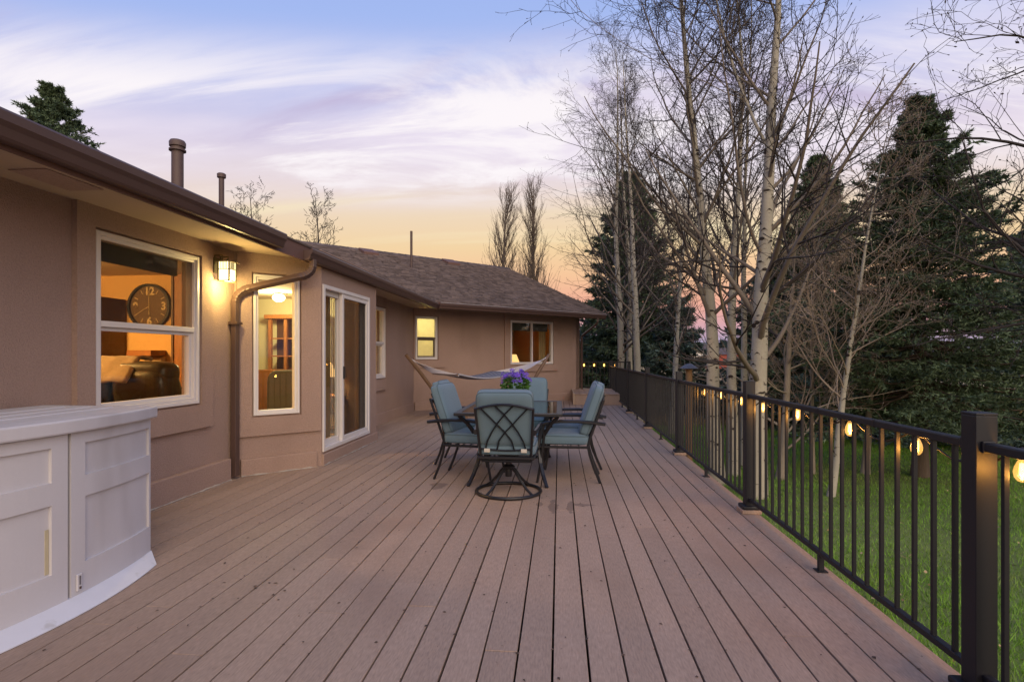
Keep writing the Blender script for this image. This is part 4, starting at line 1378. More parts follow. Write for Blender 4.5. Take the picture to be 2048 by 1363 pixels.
# railing across the far end
rb_ = thing('end_railing', 'black metal railing across the far end of the deck', 'railing', (1.2, 16.5, 0))
BY = 16.62
ob('top_rail', MB().box(.62, 2.12, BY - .02, BY + .02, 1.055, 1.09), BLACK, rb_, bevel=.004)
ob('bottom_rail', MB().box(.62, 2.12, BY - .018, BY + .018, .30, .33), BLACK, rb_, bevel=.004)
for i in range(13):
    x = .66 + i * .119
    o = ob('baluster', MB().box(x - .0095, x + .0095, BY - .0095, BY + .0095, .33, 1.055), BLACK, rb_)
ob('post', MB().box(2.08, 2.16, BY - .04, BY + .04, .0, 1.10), BLACK, rb_)

# ================================================================== STRING LIGHTS
def bulb_mesh(x, y, z, s=1.0):
    sock = MB().lathe([(.012 * s, .0), (.0165 * s, -.004), (.0165 * s, -.045 * s), (.014 * s, -.05 * s)], 12, (x, y, z))
    prof = [(.012, -.05), (.016, -.058), (.026, -.082), (.0305, -.104), (.027, -.126), (.016, -.142), (.003, -.147)]
    gl = MB().lathe([(r * s, zz_ * s) for r, zz_ in prof], 16, (x, y, z))
    fi = MB().tube([(x - .004, y, z - .065 * s), (x - .007, y, z - .11 * s), (x, y + .003, z - .125 * s), (x + .007, y, z - .11 * s), (x + .004, y, z - .065 * s)], .0042 * s, 6)
    return sock, gl, fi
sl = thing('string_lights', 'string of glowing clear filament bulbs hung under the railing top', 'string lights', (1.60, 8, .93))
BX = 1.592
bys = [1.45, 2.005, 2.57, 3.105, 3.78, 4.375, 4.90, 5.52, 6.1]
cpath = []
for i, y in enumerate(bys):
    z = .955 + .006 * math.sin(i * 2.1)
    dx = .006 * math.sin(i * 3.7)
    so, gl, fi = bulb_mesh(BX + dx, y, z, .80)
    b_ = ob('bulb', gl, BULBG, sl, smooth=True)
    ob('socket', so, CABLE, b_, smooth=True)
    ob('filament', fi, FILAMENT, b_)
    if y < 7:
        point_light('bulb_glow', (BX + dx - .0, y, z - .10), 1.5, (1.0, .50, .13), .018, b_)
    cpath.append((BX + dx, y, z))
    if i + 1 < len(bys):
        y2 = bys[i + 1]
        for t in (.2, .4, .6, .8):
            cpath.append((BX, y + (y2 - y) * t, .955 - .10 * math.sin(math.pi * t)))
cpath += [(BX, 6.4, .90), (BX, 8.0, .945), (BX, 11.0, .94), (BX, 15.5, .95)]
ob('cable', MB().tube(cpath, .005, 5), CABLE, sl)
se = thing('string_lights', 'short row of four glowing bulbs along the far end railing', 'string lights', (1.2, 16.57, 1.1))
cp = []
for i, u in enumerate((1167.5, 1187.5, 1207, 1229)):
    x, y = place(u, 16.55 * .9962 + .0)
    y = 16.56; x = (u - 1024) / 1080 * 16.6 * CA - SA * 16.6 * 1.0 + .0
    so, gl, fi = bulb_mesh(x, y, 1.08, 1.0)
    b_ = ob('bulb', gl, BULBG, se, smooth=True)
    ob('socket', so, CABLE, b_, smooth=True)
    ob('filament', MB().pillow(.016, .016, .03, 1, 1, Matrix.Translation((x, y, .98)), 12, 8), FILAMENT, b_)
    point_light('bulb_glow', (x, y, .97), 0.5, (1.0, .50, .13), .02, b_)
    cp.append((x, y, 1.10))
    cp.append((x + .15, y, 1.06))
ob('cable', MB().tube(cp, .004, 5), CABLE, se)

# ================================================================== PATIO FURNITURE
def rect_pipe(a, b, e, z, n=48):
    out = []
    for j in range(n):
        th = 2 * math.pi * j / n
        c, s_ = math.cos(th), math.sin(th)
        out.append((a * math.copysign(abs(c) ** e, c), b * math.copysign(abs(s_) ** e, s_), z))
    return out
TILT = Matrix.Rotation(rad(19), 4, 'X')
def back_mat(x, h, d=0.0, y0=-.225, z0=.40):
    """point on the tilted back plane: x across, h up the back, d forward of it"""
    return Vector((x, y0 - h * math.sin(rad(19)) + d * math.cos(rad(19)), z0 + h * math.cos(rad(19)) + d * math.sin(rad(19))))
def lattice(parent, wt=.25, wb=.215, h0=.0, h1=.46):
    bars = [[(-.20, .43), (-.135, .36), (-.07, .285), (0, .21), (.055, .13), (.08, .03)], [(-.075, .455), (-.005, .385), (.06, .30), (.115, .215), (.16, .125), (.185, .03)]]
    for k_ in (1, -1):
        for b_ in bars:
            ob('lattice_bar', MB().tube([back_mat(k_ * x, h * (h1 / .46)) for x, h in b_], .013, 6, flat=.55, up=(0, 1, 0)), CHAIRM, parent, local=True, smooth=True)
    ob('back_top_rail', MB().tube([back_mat(-wt + 2 * wt * i / 10, h1 - .03 + .045 * math.sin(math.pi * i / 10)) for i in range(11)], .016, 6, flat=.7, up=(0, 1, 0)), CHAIRM, parent, local=True, smooth=True)
    ob('back_low_rail', MB().tube([back_mat(-wb + 2 * wb * i / 8, h0 + .03 - .018 * math.sin(math.pi * i / 8)) for i in range(9)], .013, 6, flat=.7, up=(0, 1, 0)), CHAIRM, parent, local=True, smooth=True)
def cushions(parent, seatz=.435):
    s_ = ob('seat_cushion', MB().pillow(.262, .268, .062, .42, .20, Matrix.Translation((0, .035, seatz)), 56, 18, ((-.1, -.08, .014, .05), (.1, -.08, .014, .05), (-.1, .12, .014, .05), (.1, .12, .014, .05))), FABRIC, parent, local=True, smooth=True)
    for dz in (.036, -.036):
        ob('piping', MB().tube([(x, y + .035, z) for x, y, z in rect_pipe(.259, .265, .20, seatz + dz)], .0055, 5, closed=True), FABRIC2, s_, local=True, smooth=True)
    T = Matrix.Translation(back_mat(0, .315, .075)) @ TILT @ Matrix.Rotation(rad(90), 4, 'X')
    b_ = ob('back_cushion', MB().pillow(.252, .262, .066, .45, .20, T, 56, 18, ((-.1, -.1, .010, .05), (.1, -.1, .010, .05), (-.1, .1, .010, .05), (.1, .1, .010, .05))), FABRIC, parent, local=True, smooth=True)
    for dz in (.034, -.034):
        ob('piping', MB().tube([T @ Vector(q_) for q_ in rect_pipe(.249, .259, .20, dz)], .0055, 5, closed=True), FABRIC2, b_, local=True, smooth=True)
    return s_, b_
def make_chair(label):
    t = thing('patio_chair', label, 'chair', group='patio chairs round the table')
    for k_ in (-1, 1):
        ob('rear_leg', MB().tube([(k_ * .215, -.345, 0), (k_ * .222, -.285, .14), (k_ * .23, -.24, .28), (k_ * .235, -.222, .38)] + [back_mat(k_ * (.235 + .015 * h), h * .46) for h in (.15, .5, 1.0)], [.014] * 7, 6), CHAIRM, t, local=True, smooth=True)
        ob('front_leg', MB().tube([(k_ * .262, .285, 0), (k_ * .262, .255, .16), (k_ * .262, .232, .33), (k_ * .270, .215, .46), (k_ * .276, .225, .555), (k_ * .280, .20, .605)], .0135, 6), CHAIRM, t, local=True, smooth=True)
        ob('arm', MB().tube([(k_ * .280, .25, .585), (k_ * .281, .20, .604), (k_ * .283, .05, .622), (k_ * .284, -.12, .624), (k_ * .282, -.28, .612), (k_ * .280, -.39, .597)], .017, 6, flat=1.35, up=(0, 0, 1)), CHAIRM, t, local=True, smooth=True)
    ob('seat_frame', MB().tube([(-.25, -.225, .362), (.25, -.225, .362), (.262, .25, .362), (-.262, .25, .362)], .0135, 6, closed=True), CHAIRM, t, local=True)
    sl_ = MB()
    for i in range(5):
        sl_.tube([(-.25, -.13 + i * .08, .358), (.25, -.13 + i * .08, .358)], .006, 5)
    ob('seat_strap', sl_, CHAIRM, t, local=True)
    lattice(t)
    cushions(t)
    return t
chairL = make_chair('near blue cushioned patio chair on the left side of the table')
chairL.location = (-.915, 5.66, 0); chairL.rotation_euler = (0, 0, rad(-99))
def dupc(label, x, y, r, src=None):
    c_ = copy_tree(src or chairL)
    c_.location = (x, y, 0); c_.rotation_euler = (0, 0, rad(r)); c_['label'] = label
    return c_
dupc('far blue cushioned patio chair on the left side, mostly behind the near one', -1.09, 6.42, -93)
dupc('near blue cushioned patio chair on the right side beside the railing', .075, 5.68, 88)
dupc('far blue cushioned patio chair on the right side, behind the near one', .125, 6.32, 91)
def make_swivel(label):
    t = thing('swivel_chair', label, 'chair', group='swivel patio chairs at the table ends')
    ob('base_ring', MB().tube([(.30 * math.cos(2 * math.pi * j / 40), .30 * math.sin(2 * math.pi * j / 40), .016) for j in range(40)], .0155, 8, closed=True), CHAIRM, t, local=True, smooth=True)
    for k_ in range(4):
        a = rad(45 + 90 * k_ + 8)
        c_, s_ = math.cos(a), math.sin(a)
        ob('base_leg', MB().tube([(c_ * .035, s_ * .035, .235), (c_ * .09, s_ * .09, .20), (c_ * .16, s_ * .16, .12), (c_ * .23, s_ * .23, .06), (c_ * .295, s_ * .295, .020)], .0135, 6), CHAIRM, t, local=True, smooth=True)
    ob('swivel_post', MB().lathe([(.03, .15), (.032, .16), (.032, .22), (.058, .235), (.060, .245), (.04, .26), (.028, .265), (.028, .335), (.10, .340), (.10, .352)], 20), CHAIRM, t, local=True, smooth=True)
    ob('seat_frame', MB().tube([(-.25, -.225, .362), (.25, -.225, .362), (.262, .25, .362), (-.262, .25, .362)], .015, 6, closed=True), CHAIRM, t, local=True)
    sp_ = MB()
    for i in range(7):
        sp_.tube([(-.24 + i * .08, -.22, .355), (-.24 + i * .08, .24, .355)], .005, 5)
    ob('seat_spring', sp_, CHAIRM, t, local=True)
    for k_ in (-1, 1):
        ob('back_post', MB().tube([back_mat(k_ * .222, -.075), back_mat(k_ * .235, .1), back_mat(k_ * .247, .3), back_mat(k_ * .256, .445)], .0165, 6, flat=.75, up=(0, 1, 0)), CHAIRM, t, local=True, smooth=True)
        ob('arm', MB().tube([(k_ * .262, .22, .375), (k_ * .278, .26, .47), (k_ * .286, .24, .575), (k_ * .288, .18, .612), (k_ * .286, .0, .622), (k_ * .28, -.16, .615), (k_ * .262, -.305, .60)], .019, 6, flat=1.4, up=(1, 0, 0)), CHAIRM, t, local=True, smooth=True)
    ob('back_foot_rail', MB().tube([back_mat(-.222, -.075), back_mat(.222, -.075)], .0165, 6, flat=.75, up=(0, 1, 0)), CHAIRM, t, local=True)
    lattice(t, .256, .225, .02, .465)
    cushions(t)
    for k_ in (-1, 1):
        m_ = MB().box(-.026, .026, -.006, .004, -.02, .012).xf(Matrix.Translation(back_mat(k_ * .165, .045, -.018)) @ TILT)
        ob('cushion_tie', m_, TAG, t, local=True)
    return t
sw = make_swivel('blue cushioned swivel patio chair with its lattice back to the camera')
sw.location = (-.470, 5.035, 0); sw.rotation_euler = (0, 0, rad(-1))
s2 = copy_tree(sw)
s2.location = (-.43, 6.98, 0); s2.rotation_euler = (0, 0, rad(176))
s2['label'] = 'blue cushioned swivel patio chair at the far end behind the flowers'

TXc, TYc = -.50, 6.00
tb = thing('patio_table', 'dark framed glass patio dining table between the blue chairs', 'table', (TXc, TYc, 0))
HW, HD, TZ = .535, .755, .70
fr_ = MB()
fr_.tube([(TXc - HW, TYc - HD, TZ), (TXc + HW, TYc - HD, TZ), (TXc + HW, TYc + HD, TZ), (TXc - HW, TYc + HD, TZ)], .021, 4, closed=True)
fr_ = MB()
for (a0, a1, b0, b1) in ((-HW, HW, -HD, -HD + .06), (-HW, HW, HD - .06, HD), (-HW, -HW + .06, -HD + .06, HD - .06), (HW - .06, HW, -HD + .06, HD - .06)):
    fr_.box(TXc + a0, TXc + a1, TYc + b0, TYc + b1, TZ - .018, TZ + .014)
ob('table_frame', fr_, CHAIRM, tb, bevel=.006)
ob('glass_top', MB().box(TXc - HW + .06, TXc + HW - .06, TYc - HD + .06, TYc + HD - .06, TZ + .004, TZ + .010), TABLEGLASS, tb)
for kx in (-1, 1):
    for ky in (-1, 1):
        ob('leg', MB().tube([(TXc + kx * .49, TYc + ky * .70, TZ - .02), (TXc + kx * .42, TYc + ky * .63, .60), (TXc + kx * .335, TYc + ky * .56, .46), (TXc + kx * .30, TYc + ky * .54, .34), (TXc + kx * .315, TYc + ky * .60, .20), (TXc + kx * .345, TYc + ky * .68, .10), (TXc + kx * .385, TYc + ky * .785, .004)], [.020, .022, .024, .024, .022, .021, .019], 4, flat=.8, up=(1, 0, 0)), CHAIRM, tb, smooth=False)
ob('stretcher', MB().tube([(TXc - .30, TYc - .54, .33), (TXc + .30, TYc - .54, .33)], .014, 6).tube([(TXc - .30, TYc + .54, .33), (TXc + .30, TYc + .54, .33)], .014, 6).tube([(TXc, TYc - .54, .33), (TXc, TYc + .54, .33)], .014, 6), CHAIRM, tb)

# flowers
fx, fy, fz = -.475, 5.95, TZ + .015
fl = thing('flower_pot', 'potted purple flowers with green leaves on the glass table', 'potted plant', (fx, fy, fz))
ob('pot', MB().lathe([(.085, 0), (.09, .01), (.115, .16), (.125, .165), (.125, .19), (.11, .19), (.105, .17)], 24, (fx, fy, fz)), TERRA, fl, smooth=True)
def leaf_cloud(n, cx_, cy_, cz_, rx, rz, size, seed, droop=.3, zlo=-1.0):
    rng = np.random.default_rng(seed)
    d = rng.normal(size=(n, 3)); d /= np.linalg.norm(d, axis=1)[:, None]
    d[:, 2] = np.clip(d[:, 2], zlo, 1)
    r = rng.uniform(.35, 1, n) ** .5
    p = np.array([cx_, cy_, cz_]) + d * r[:, None] * np.array([rx, rx, rz])
    a = d + rng.normal(size=(n, 3)) * .7; a[:, 2] -= droop
    a /= np.linalg.norm(a, axis=1)[:, None]
    b = np.cross(a, rng.normal(size=(n, 3))); b /= np.linalg.norm(b, axis=1)[:, None]
    s_ = size * rng.uniform(.6, 1.3, n)[:, None]
    c_ = np.cross(a, b)
    V = np.stack([p, p + a * s_ * .5 + b * s_ * .3 + c_ * s_ * .1, p + a * s_, p + a * s_ * .5 - b * s_ * .3 + c_ * s_ * .1], 1).reshape(-1, 3)
    return V, np.arange(4 * n).reshape(-1, 4)
V, F = leaf_cloud(520, fx, fy, fz + .235, .145, .115, .05, 2, zlo=-.8)
o = np_mesh('foliage', V, F, LEAF, fl, org=(fx, fy, fz)); o['kind'] = 'stuff'
rng = np.random.default_rng(8)
Vs, Fs = [], []
for i in range(85):
    a = rng.uniform(0, 2 * np.pi); r = .17 * math.sqrt(rng.uniform(0, 1))
    c_ = Vector((fx + r * math.cos(a), fy + r * math.sin(a), fz + .39 - .9 * r * r / .17 * .55 + rng.uniform(-.05, .035)))
    nrm = Vector((math.cos(a) * r * 5, math.sin(a) * r * 5 - .4, .7)) + Vector(rng.normal(size=3) * .3)
    nrm.normalize()
    e1 = nrm.orthogonal().normalized(); e2 = nrm.cross(e1)
    s_ = rng.uniform(.020, .031)
    for k_ in range(5):
        t0 = 2 * math.pi * k_ / 5 + i
        b = len(Vs)
        for (rr, ta, up) in ((.12, 0, 0), (.75, -.42, .22), (1.1, 0, .12), (.75, .42, .22)):
            Vs.append(c_ + (e1 * math.cos(t0 + ta) + e2 * math.sin(t0 + ta)) * (s_ * rr) + nrm * (s_ * up))
        Fs.append((b, b + 1, b + 2, b + 3))
o = np_mesh('blossoms', np.array([tuple(v) for v in Vs]), np.array(Fs), PETAL, fl, org=(fx, fy, fz)); o['kind'] = 'stuff'

# ================================================================== HAMMOCK
E0, E1 = Vector((-2.96, 10.28, 1.24)), Vector((-.23, 12.53, 1.27))
hd = Vector((E1.x - E0.x, E1.y - E0.y, 0)); HLn = hd.length; hd.normalize()
hp = Vector((hd.y, -hd.x, 0))
hm = thing('hammock', 'striped quilted hammock slung on a wooden stand before the far wall', 'hammock', ((E0.x + E1.x) / 2, (E0.y + E1.y) / 2, 0))
def hpt(t, o_, z):
    q_ = E0 + hd * (HLn * t) + hp * o_
    return Vector((q_.x, q_.y, z))
for t0, t1, e in ((0.0, .29, E0), (1.0, .73, E1)):
    ob('stand_arm', MB().tube([hpt(t0, 0, 1.29), hpt(t0 + (t1 - t0) * .3, 0, .93), hpt(t0 + (t1 - t0) * .75, 0, .34), hpt(t1, 0, .10)], .038, 8), HWOOD, hm, smooth=True)
    ob('stand_foot', MB().tube([hpt(t1, -.55, .045), hpt(t1, .55, .045)], .04, 8), HWOOD, hm, smooth=True)
ob('stand_beam', MB().tube([hpt(.27, 0, .10), hpt(.5, 0, .085), hpt(.75, 0, .10)], .042, 8), HWOOD, hm, smooth=True)
T0, T1, HWD = .235, .655, .52
for t in (T0, T1):
    ob('spreader_bar', MB().tube([hpt(t, -HWD - .03, .90), hpt(t, HWD + .03, .90)], .016, 8), HWOOD, hm, smooth=True)
cord = MB()
for t, e, te in ((T0, E0, .055), (T1, E1, .945)):
    ring = hpt(te, 0, 1.15 if te < .5 else 1.17)
    for i in range(22):
        o_ = -HWD + 2 * HWD * i / 21
        cord.tube([ring, (Vector(ring) + hpt(t, o_, .90)) / 2 - Vector((0, 0, .02)), hpt(t, o_, .90)], .006, 4)
    cord.tube([hpt(0.005 if te < .5 else .995, 0, 1.26), ring], .012, 6)
    ob('cord_fan', cord, ROPE, hm)['kind'] = 'stuff'
    cord = MB()
nu, nv = 26, 14
vs, uvs = [], []
for i in range(nu):
    t = i / (nu - 1)
    for j in range(nv):
        o_ = -HWD + 2 * HWD * j / (nv - 1)
        sag = .13 * math.sin(math.pi * t) * (1 - .25 * (o_ / HWD) ** 2)
        vs.append(hpt(T0 + .01 + (T1 - T0 - .02) * t, o_ * (1 - .10 * math.sin(math.pi * t)), .895 - sag))
        uvs.append((t, j / (nv - 1)))
bd = MB().add(vs, [(i * nv + j, (i + 1) * nv + j, (i + 1) * nv + j + 1, i * nv + j + 1) for i in range(nu - 1) for j in range(nv - 1)])
o = ob('hammock_bed', bd, STRIPE, hm, smooth=True)
uvl = o.data.uv_layers.new(name='UVMap')
for lp in o.data.loops:
    uvl.data[lp.index].uv = uvs[lp.vertex_index]
sd = o.modifiers.new('thick', 'SOLIDIFY'); sd.thickness = .03
fr2 = MB()
for t in (T0, T1):
    for i in range(26):
        o_ = -HWD + 2 * HWD * i / 25
        fr2.tube([hpt(t, o_, .915), hpt(t + (.012 if t == T0 else -.012), o_, .87)], .012, 5)
ob('bar_loops', fr2, ROPE, hm)

# ================================================================== TREES
def tubes(P, R, sides):
    """P (B,n,3) centre lines, R (B,n) radii -> verts, quads"""
    B, n, _ = P.shape
    T = np.empty_like(P)
    T[:, 1:-1] = P[:, 2:] - P[:, :-2]
    T[:, 0] = P[:, 1] - P[:, 0]; T[:, -1] = P[:, -1] - P[:, -2]
    T /= np.linalg.norm(T, axis=2, keepdims=True) + 1e-9
    m = np.abs(T.mean(1)).argmin(1)
    ref = np.eye(3)[m][:, None, :]
    Nn = np.cross(T, np.broadcast_to(ref, T.shape)); Nn /= np.linalg.norm(Nn, axis=2, keepdims=True) + 1e-9
    Bn = np.cross(T, Nn)
    a = np.arange(sides) * 2 * np.pi / sides
    V = P[:, :, None, :] + R[:, :, None, None] * (np.cos(a)[None, None, :, None] * Nn[:, :, None, :] + np.sin(a)[None, None, :, None] * Bn[:, :, None, :])
    idx = np.arange(B * n * sides).reshape(B, n, sides)
    q = np.stack([idx[:, :-1, :], np.roll(idx, -1, 2)[:, :-1, :], np.roll(idx, -1, 2)[:, 1:, :], idx[:, 1:, :]], -1)
    return V.reshape(-1, 3), q.reshape(-1, 4)
def join(parts):
    Vs, Fs, b = [], [], 0
    for V, F in parts:
        Vs.append(V); Fs.append(F + b); b += len(V)
    return np.concatenate(Vs), np.concatenate(Fs)
def sample(P, R, par, t):
    n = P.shape[1]
    f = t * (n - 1); i = np.clip(f.astype(int), 0, n - 2); w = (f - i)[:, None]
    p = P[par, i] * (1 - w) + P[par, i + 1] * w
    r = R[par, i] * (1 - w[:, 0]) + R[par, i + 1] * w[:, 0]
    d = P[par, i + 1] - P[par, i]; d /= np.linalg.norm(d, axis=1, keepdims=True) + 1e-9
    return p, r, d
def spawn(rng, P, R, k, t0, t1, ang, angj, lens, n, up, wob, rr, rmin, taper=.35, az=None, grav=0.0, strat=False):
    B = P.shape[0]
    par = np.repeat(np.arange(B), k)
    m = len(par)
    t = t0 + (t1 - t0) * (np.tile(np.arange(k), B) + rng.uniform(0, 1, m)) / k
    p, r, d = sample(P, R, par, t)
    th = np.radians(ang + angj * rng.normal(size=m))
    x = rng.normal(size=(m, 3)) if az is None else az(m)
    x -= d * (x * d).sum(1, keepdims=True); x /= np.linalg.norm(x, axis=1, keepdims=True) + 1e-9
    dr = d * np.cos(th)[:, None] + x * np.sin(th)[:, None]
    ln = lens(rng, m, t, par)
    out = np.empty((m, n, 3)); out[:, 0] = p
    st_ = ln / (n - 1)
    for i in range(1, n):
        dr = dr + rng.normal(size=(m, 3)) * wob; dr[:, 2] += up - grav * i / n
        dr /= np.linalg.norm(dr, axis=1, keepdims=True)
        out[:, i] = out[:, i - 1] + dr * st_[:, None]
    r0 = np.maximum(r * rr * rng.uniform(.75, 1.1, m), rmin)
    rad_ = r0[:, None] * np.linspace(1, taper, n)[None, :]
    return out, np.maximum(rad_, rmin * .6)
def trunk_path(rng, x, y, z, h, r, lean, n=18, wob=.035, taper=.07, texp=.8):
    P = np.zeros((1, n, 3)); P[0, 0] = (x, y, z)
    d = np.array([lean[0], lean[1], 1.0]); d /= np.linalg.norm(d)
    for i in range(1, n):
        d = d + rng.normal(size=3) * wob * np.array([1, 1, .2]); d[2] = max(d[2], .6); d[0] += (lean[0] - d[0]) * .2; d[1] += (lean[1] - d[1]) * .2; d /= np.linalg.norm(d)
        P[0, i] = P[0, i - 1] + d * h / (n - 1)
    t = np.linspace(0, 1, n)
    R = r * ((1 - t) ** texp * (1 - taper) + taper)
    R[0] *= 1.25
    return P, R[None, :]
def bare_tree(name, label, u, d, h, r, seed, lean=(0, 0), nl=26, t0=.28, t1=.98, ang=48, l1=.33, k2=9, k3=6, k4=3, rmin=.0035, group='bare aspens beyond the railing', dense=1.0, up1=.055, pos=None, z=None, barkT=None, twig=None, forks=0, fr=.72, limb_mat=None, buds=True, knots=0, wob=.075, lr=.40, texp=1.1, leaves=0):
    rng = np.random.default_rng(seed)
    x, y = pos if pos else place(u, d)
    z = GZ if z is None else z
    t = thing(name, label, 'tree', (x, y, z), group=group)
    P, R = trunk_path(rng, x, y, z - .05, h, r, lean, texp=texp)
    trunks = [tubes(P, R, 12)]
    P0, R0 = P, R
    lim = []
    if forks:
        Pf, Rf = spawn(rng, P, R, forks, .32, .52, 24, 5, lambda g_, m, t_, p_: h * g_.uniform(.45, .60, m), 18, .05, .03, fr, .02, .10)
        trunks.append(tubes(Pf, Rf, 10))
        P0 = np.concatenate([P, Pf]); R0 = np.concatenate([R, Rf])
    def len1(g_, m, t_, p_):
        return h * l1 * (1.15 - .85 * t_) * g_.uniform(.65, 1.15, m)
    nl_ = int(nl * dense)
    if forks:
        nl_ = int(nl_ * .6)
    P1, R1 = spawn(rng, P0, R0, nl_, t0, t1, ang, 9, len1, 11, up1, wob, lr, .0065, .18)
    V, F = join(trunks)
    np_mesh('trunk', V, F, barkT or BARKA, t, smooth=True, org=(x, y, z))
    if knots:
        kb = MB()
        for _ in range(knots):
            tk = rng.uniform(.06, .62)
            pk, rk_, dk = sample(P, R, np.zeros(1, int), np.array([tk]))
            a_ = rng.uniform(0, 6.28)
            nrm_ = Vector((math.cos(a_), math.sin(a_), 0))
            e1_ = Vector((-math.sin(a_), math.cos(a_), 0))
            c_ = Vector(pk[0]) + nrm_ * (float(rk_[0]) * .985)
            w_ = rng.uniform(.015, .046); h_ = w_ * rng.uniform(.35, .8)
            m4 = Matrix.Translation(c_) @ Matrix((e1_, Vector((0, 0, 1)), nrm_)).transposed().to_4x4()
            kb.pillow(w_, h_, .006, 1, 1, m4, 10, 6)
            if rng.uniform() < .6:
                for sg_ in (-1, 1):
                    kb.tube([m4 @ Vector((0, h_ * .6, .003)), m4 @ Vector((sg_ * w_ * 1.5, -h_ * .4 - .008, 0)), m4 @ Vector((sg_ * w_ * 2.3, -h_ * 1.2 - .02, -.004))], [.005, .004, .001], 4)
        ob('bark_knots', kb, KNOT, t)['kind'] = 'stuff'
    big = R1[:, 0] > .010
    L1 = np.linalg.norm(P1[:, -1] - P1[:, 0], axis=1)
    P2, R2 = spawn(rng, P1, R1, k2, .12, .97, 42, 12, lambda g_, m, t_, p_: L1[p_] * (.62 - .35 * t_) * g_.uniform(.5, 1.2, m), 7, .045, wob * 1.45, .55, .0042, .3)
    L2 = np.linalg.norm(P2[:, -1] - P2[:, 0], axis=1)
    P3, R3 = spawn(rng, P2, R2, k3, .15, 1.0, 42, 14, lambda g_, m, t_, p_: np.maximum(L2[p_] * (.65 - .3 * t_) * g_.uniform(.5, 1.2, m), .07), 4, .04, wob * 2.0, .6, rmin, .5)
    V, F = tubes(P1, R1, 6)
    np_mesh('limbs', V, F, limb_mat or LIMBA, t, smooth=True, org=(x, y, z))
    parts = [tubes(P2, R2, 4), tubes(P3, R3, 3)]
    if k4:
        P4, R4 = spawn(rng, P3, R3, k4, .2, 1.0, 42, 15, lambda g_, m, t_, p_: g_.uniform(.05, .16, m), 3, .03, .12, .7, rmin * .85, .6)
        parts.append(tubes(P4, R4, 3))
        if buds:
            tip = P4[:, -1]; dd = P4[:, -1] - P4[:, -2]; dd /= np.linalg.norm(dd, axis=1, keepdims=True) + 1e-9
            sel = rng.uniform(size=len(tip)) < .55
            tip, dd = tip[sel], dd[sel]
            Pb = np.stack([tip - dd * .004, tip + dd * .012, tip + dd * .026], 1)
            Rb = np.tile(np.array([[.003, .0065, .001]]), (len(tip), 1)) * rng.uniform(.7, 1.3, (len(tip), 1))
            parts.append(tubes(Pb, Rb, 3))
    V, F = join(parts)
    np_mesh('crown', V, F, twig or TWIG, t, org=(x, y, z))
    if leaves:
        ii = rng.integers(0, len(P3), leaves)
        pl = P3[ii, -1]
        a_ = rng.normal(size=(leaves, 3)); a_[:, 2] -= .8; a_ /= np.linalg.norm(a_, axis=1, keepdims=True)
        b_ = np.cross(a_, rng.normal(size=(leaves, 3))); b_ /= np.linalg.norm(b_, axis=1, keepdims=True)
        s_ = rng.uniform(.02, .05, (leaves, 1))
        V = np.stack([pl, pl + a_ * s_ * .5 + b_ * s_ * .3, pl + a_ * s_, pl + a_ * s_ * .5 - b_ * s_ * .35], 1).reshape(-1, 3)
        np_mesh('dry_leaves', V, np.arange(4 * leaves).reshape(-1, 4), DEADLEAF, t, org=(x, y, z))['kind'] = 'stuff'
    return t

bare_tree('aspen_tree', 'tall pale aspen with a straight knotted trunk left of the thick one', 1436, 8.7, 9.6, .122, 101, (-.07, .0), 40, .26, .98, 48, .34, k2=8, k3=5, k4=2, knots=60)
bare_tree('aspen_tree', 'slim aspen standing between the two thickest trunks', 1468, 9.3, 9.8, .098, 102, (.0, .02), 36, .26, .98, 40, .29, k2=8, k3=5, k4=2, knots=50)
bare_tree('aspen_tree', 'thickest aspen trunk right behind the railing post, with long rising limbs', 1510, 7.9, 9.8, .145, 103, (.02, .0), 46, .16, .98, 50, .38, k2=8, k3=5, k4=2, forks=1, fr=.42, knots=80)
bare_tree('aspen_tree', 'thin upright aspen stem close beside the thickest trunk', 1489, 9.9, 9.0, .072, 114, (.015, .0), 26, .30, .98, 36, .24, k2=7, k3=4, k4=2, knots=35)
bare_tree('aspen_tree', 'aspen leaning left in the clump nearest the house corner', 1246, 17.0, 12.0, .130, 104, (-.06, .0), 36, .16, .98, 46, .36, k2=8, k3=5, k4=2, knots=45)
bare_tree('aspen_tree', 'middle trunk of the aspen clump by the house corner', 1260, 17.6, 11.4, .118, 105, (-.005, .0), 30, .2, .98, 40, .28, k2=7, k3=5, k4=2, knots=45)
bare_tree('aspen_tree', 'pale right trunk of the aspen clump by the house corner', 1277, 16.4, 11.0, .128, 106, (-.045, .0), 34, .2, .98, 46, .32, k2=8, k3=5, k4=2, knots=45)
bare_tree('aspen_tree', 'single slim aspen between the corner clump and the big trunks', 1342, 14.2, 8.2, .090, 107, (.03, .0), 30, .25, .98, 44, .30, k2=7, k3=5, k4=2, knots=40)
bare_tree('aspen_tree', 'small leaning aspen out on the lawn before the big spruce', 1660, 7.9, 5.6, .052, 108, (.105, .02), 28, .22, .98, 56, .40, k2=7, k3=5, k4=2, twig=TWIGB, limb_mat=TWIGB, knots=30)
bare_tree('aspen_tree', 'thin grey sapling left of the leaning lawn aspen', 1624, 9.4, 5.2, .045, 109, (.02, .0), 24, .18, .98, 56, .38, k2=7, k3=5, k4=2, twig=TWIGB, limb_mat=TWIGB, barkT=BARKB)
bare_tree('bare_bush_tree', 'low spreading bare tree tangled in front of the big spruce', 1730, 9.4, 4.0, .07, 110, (.05, .0), 22, .12, .98, 64, .58, k2=7, k3=5, k4=1, twig=TWIGB, limb_mat=BARKB, barkT=BARKB, group='tangled bare trees on the lawn', wob=.10)
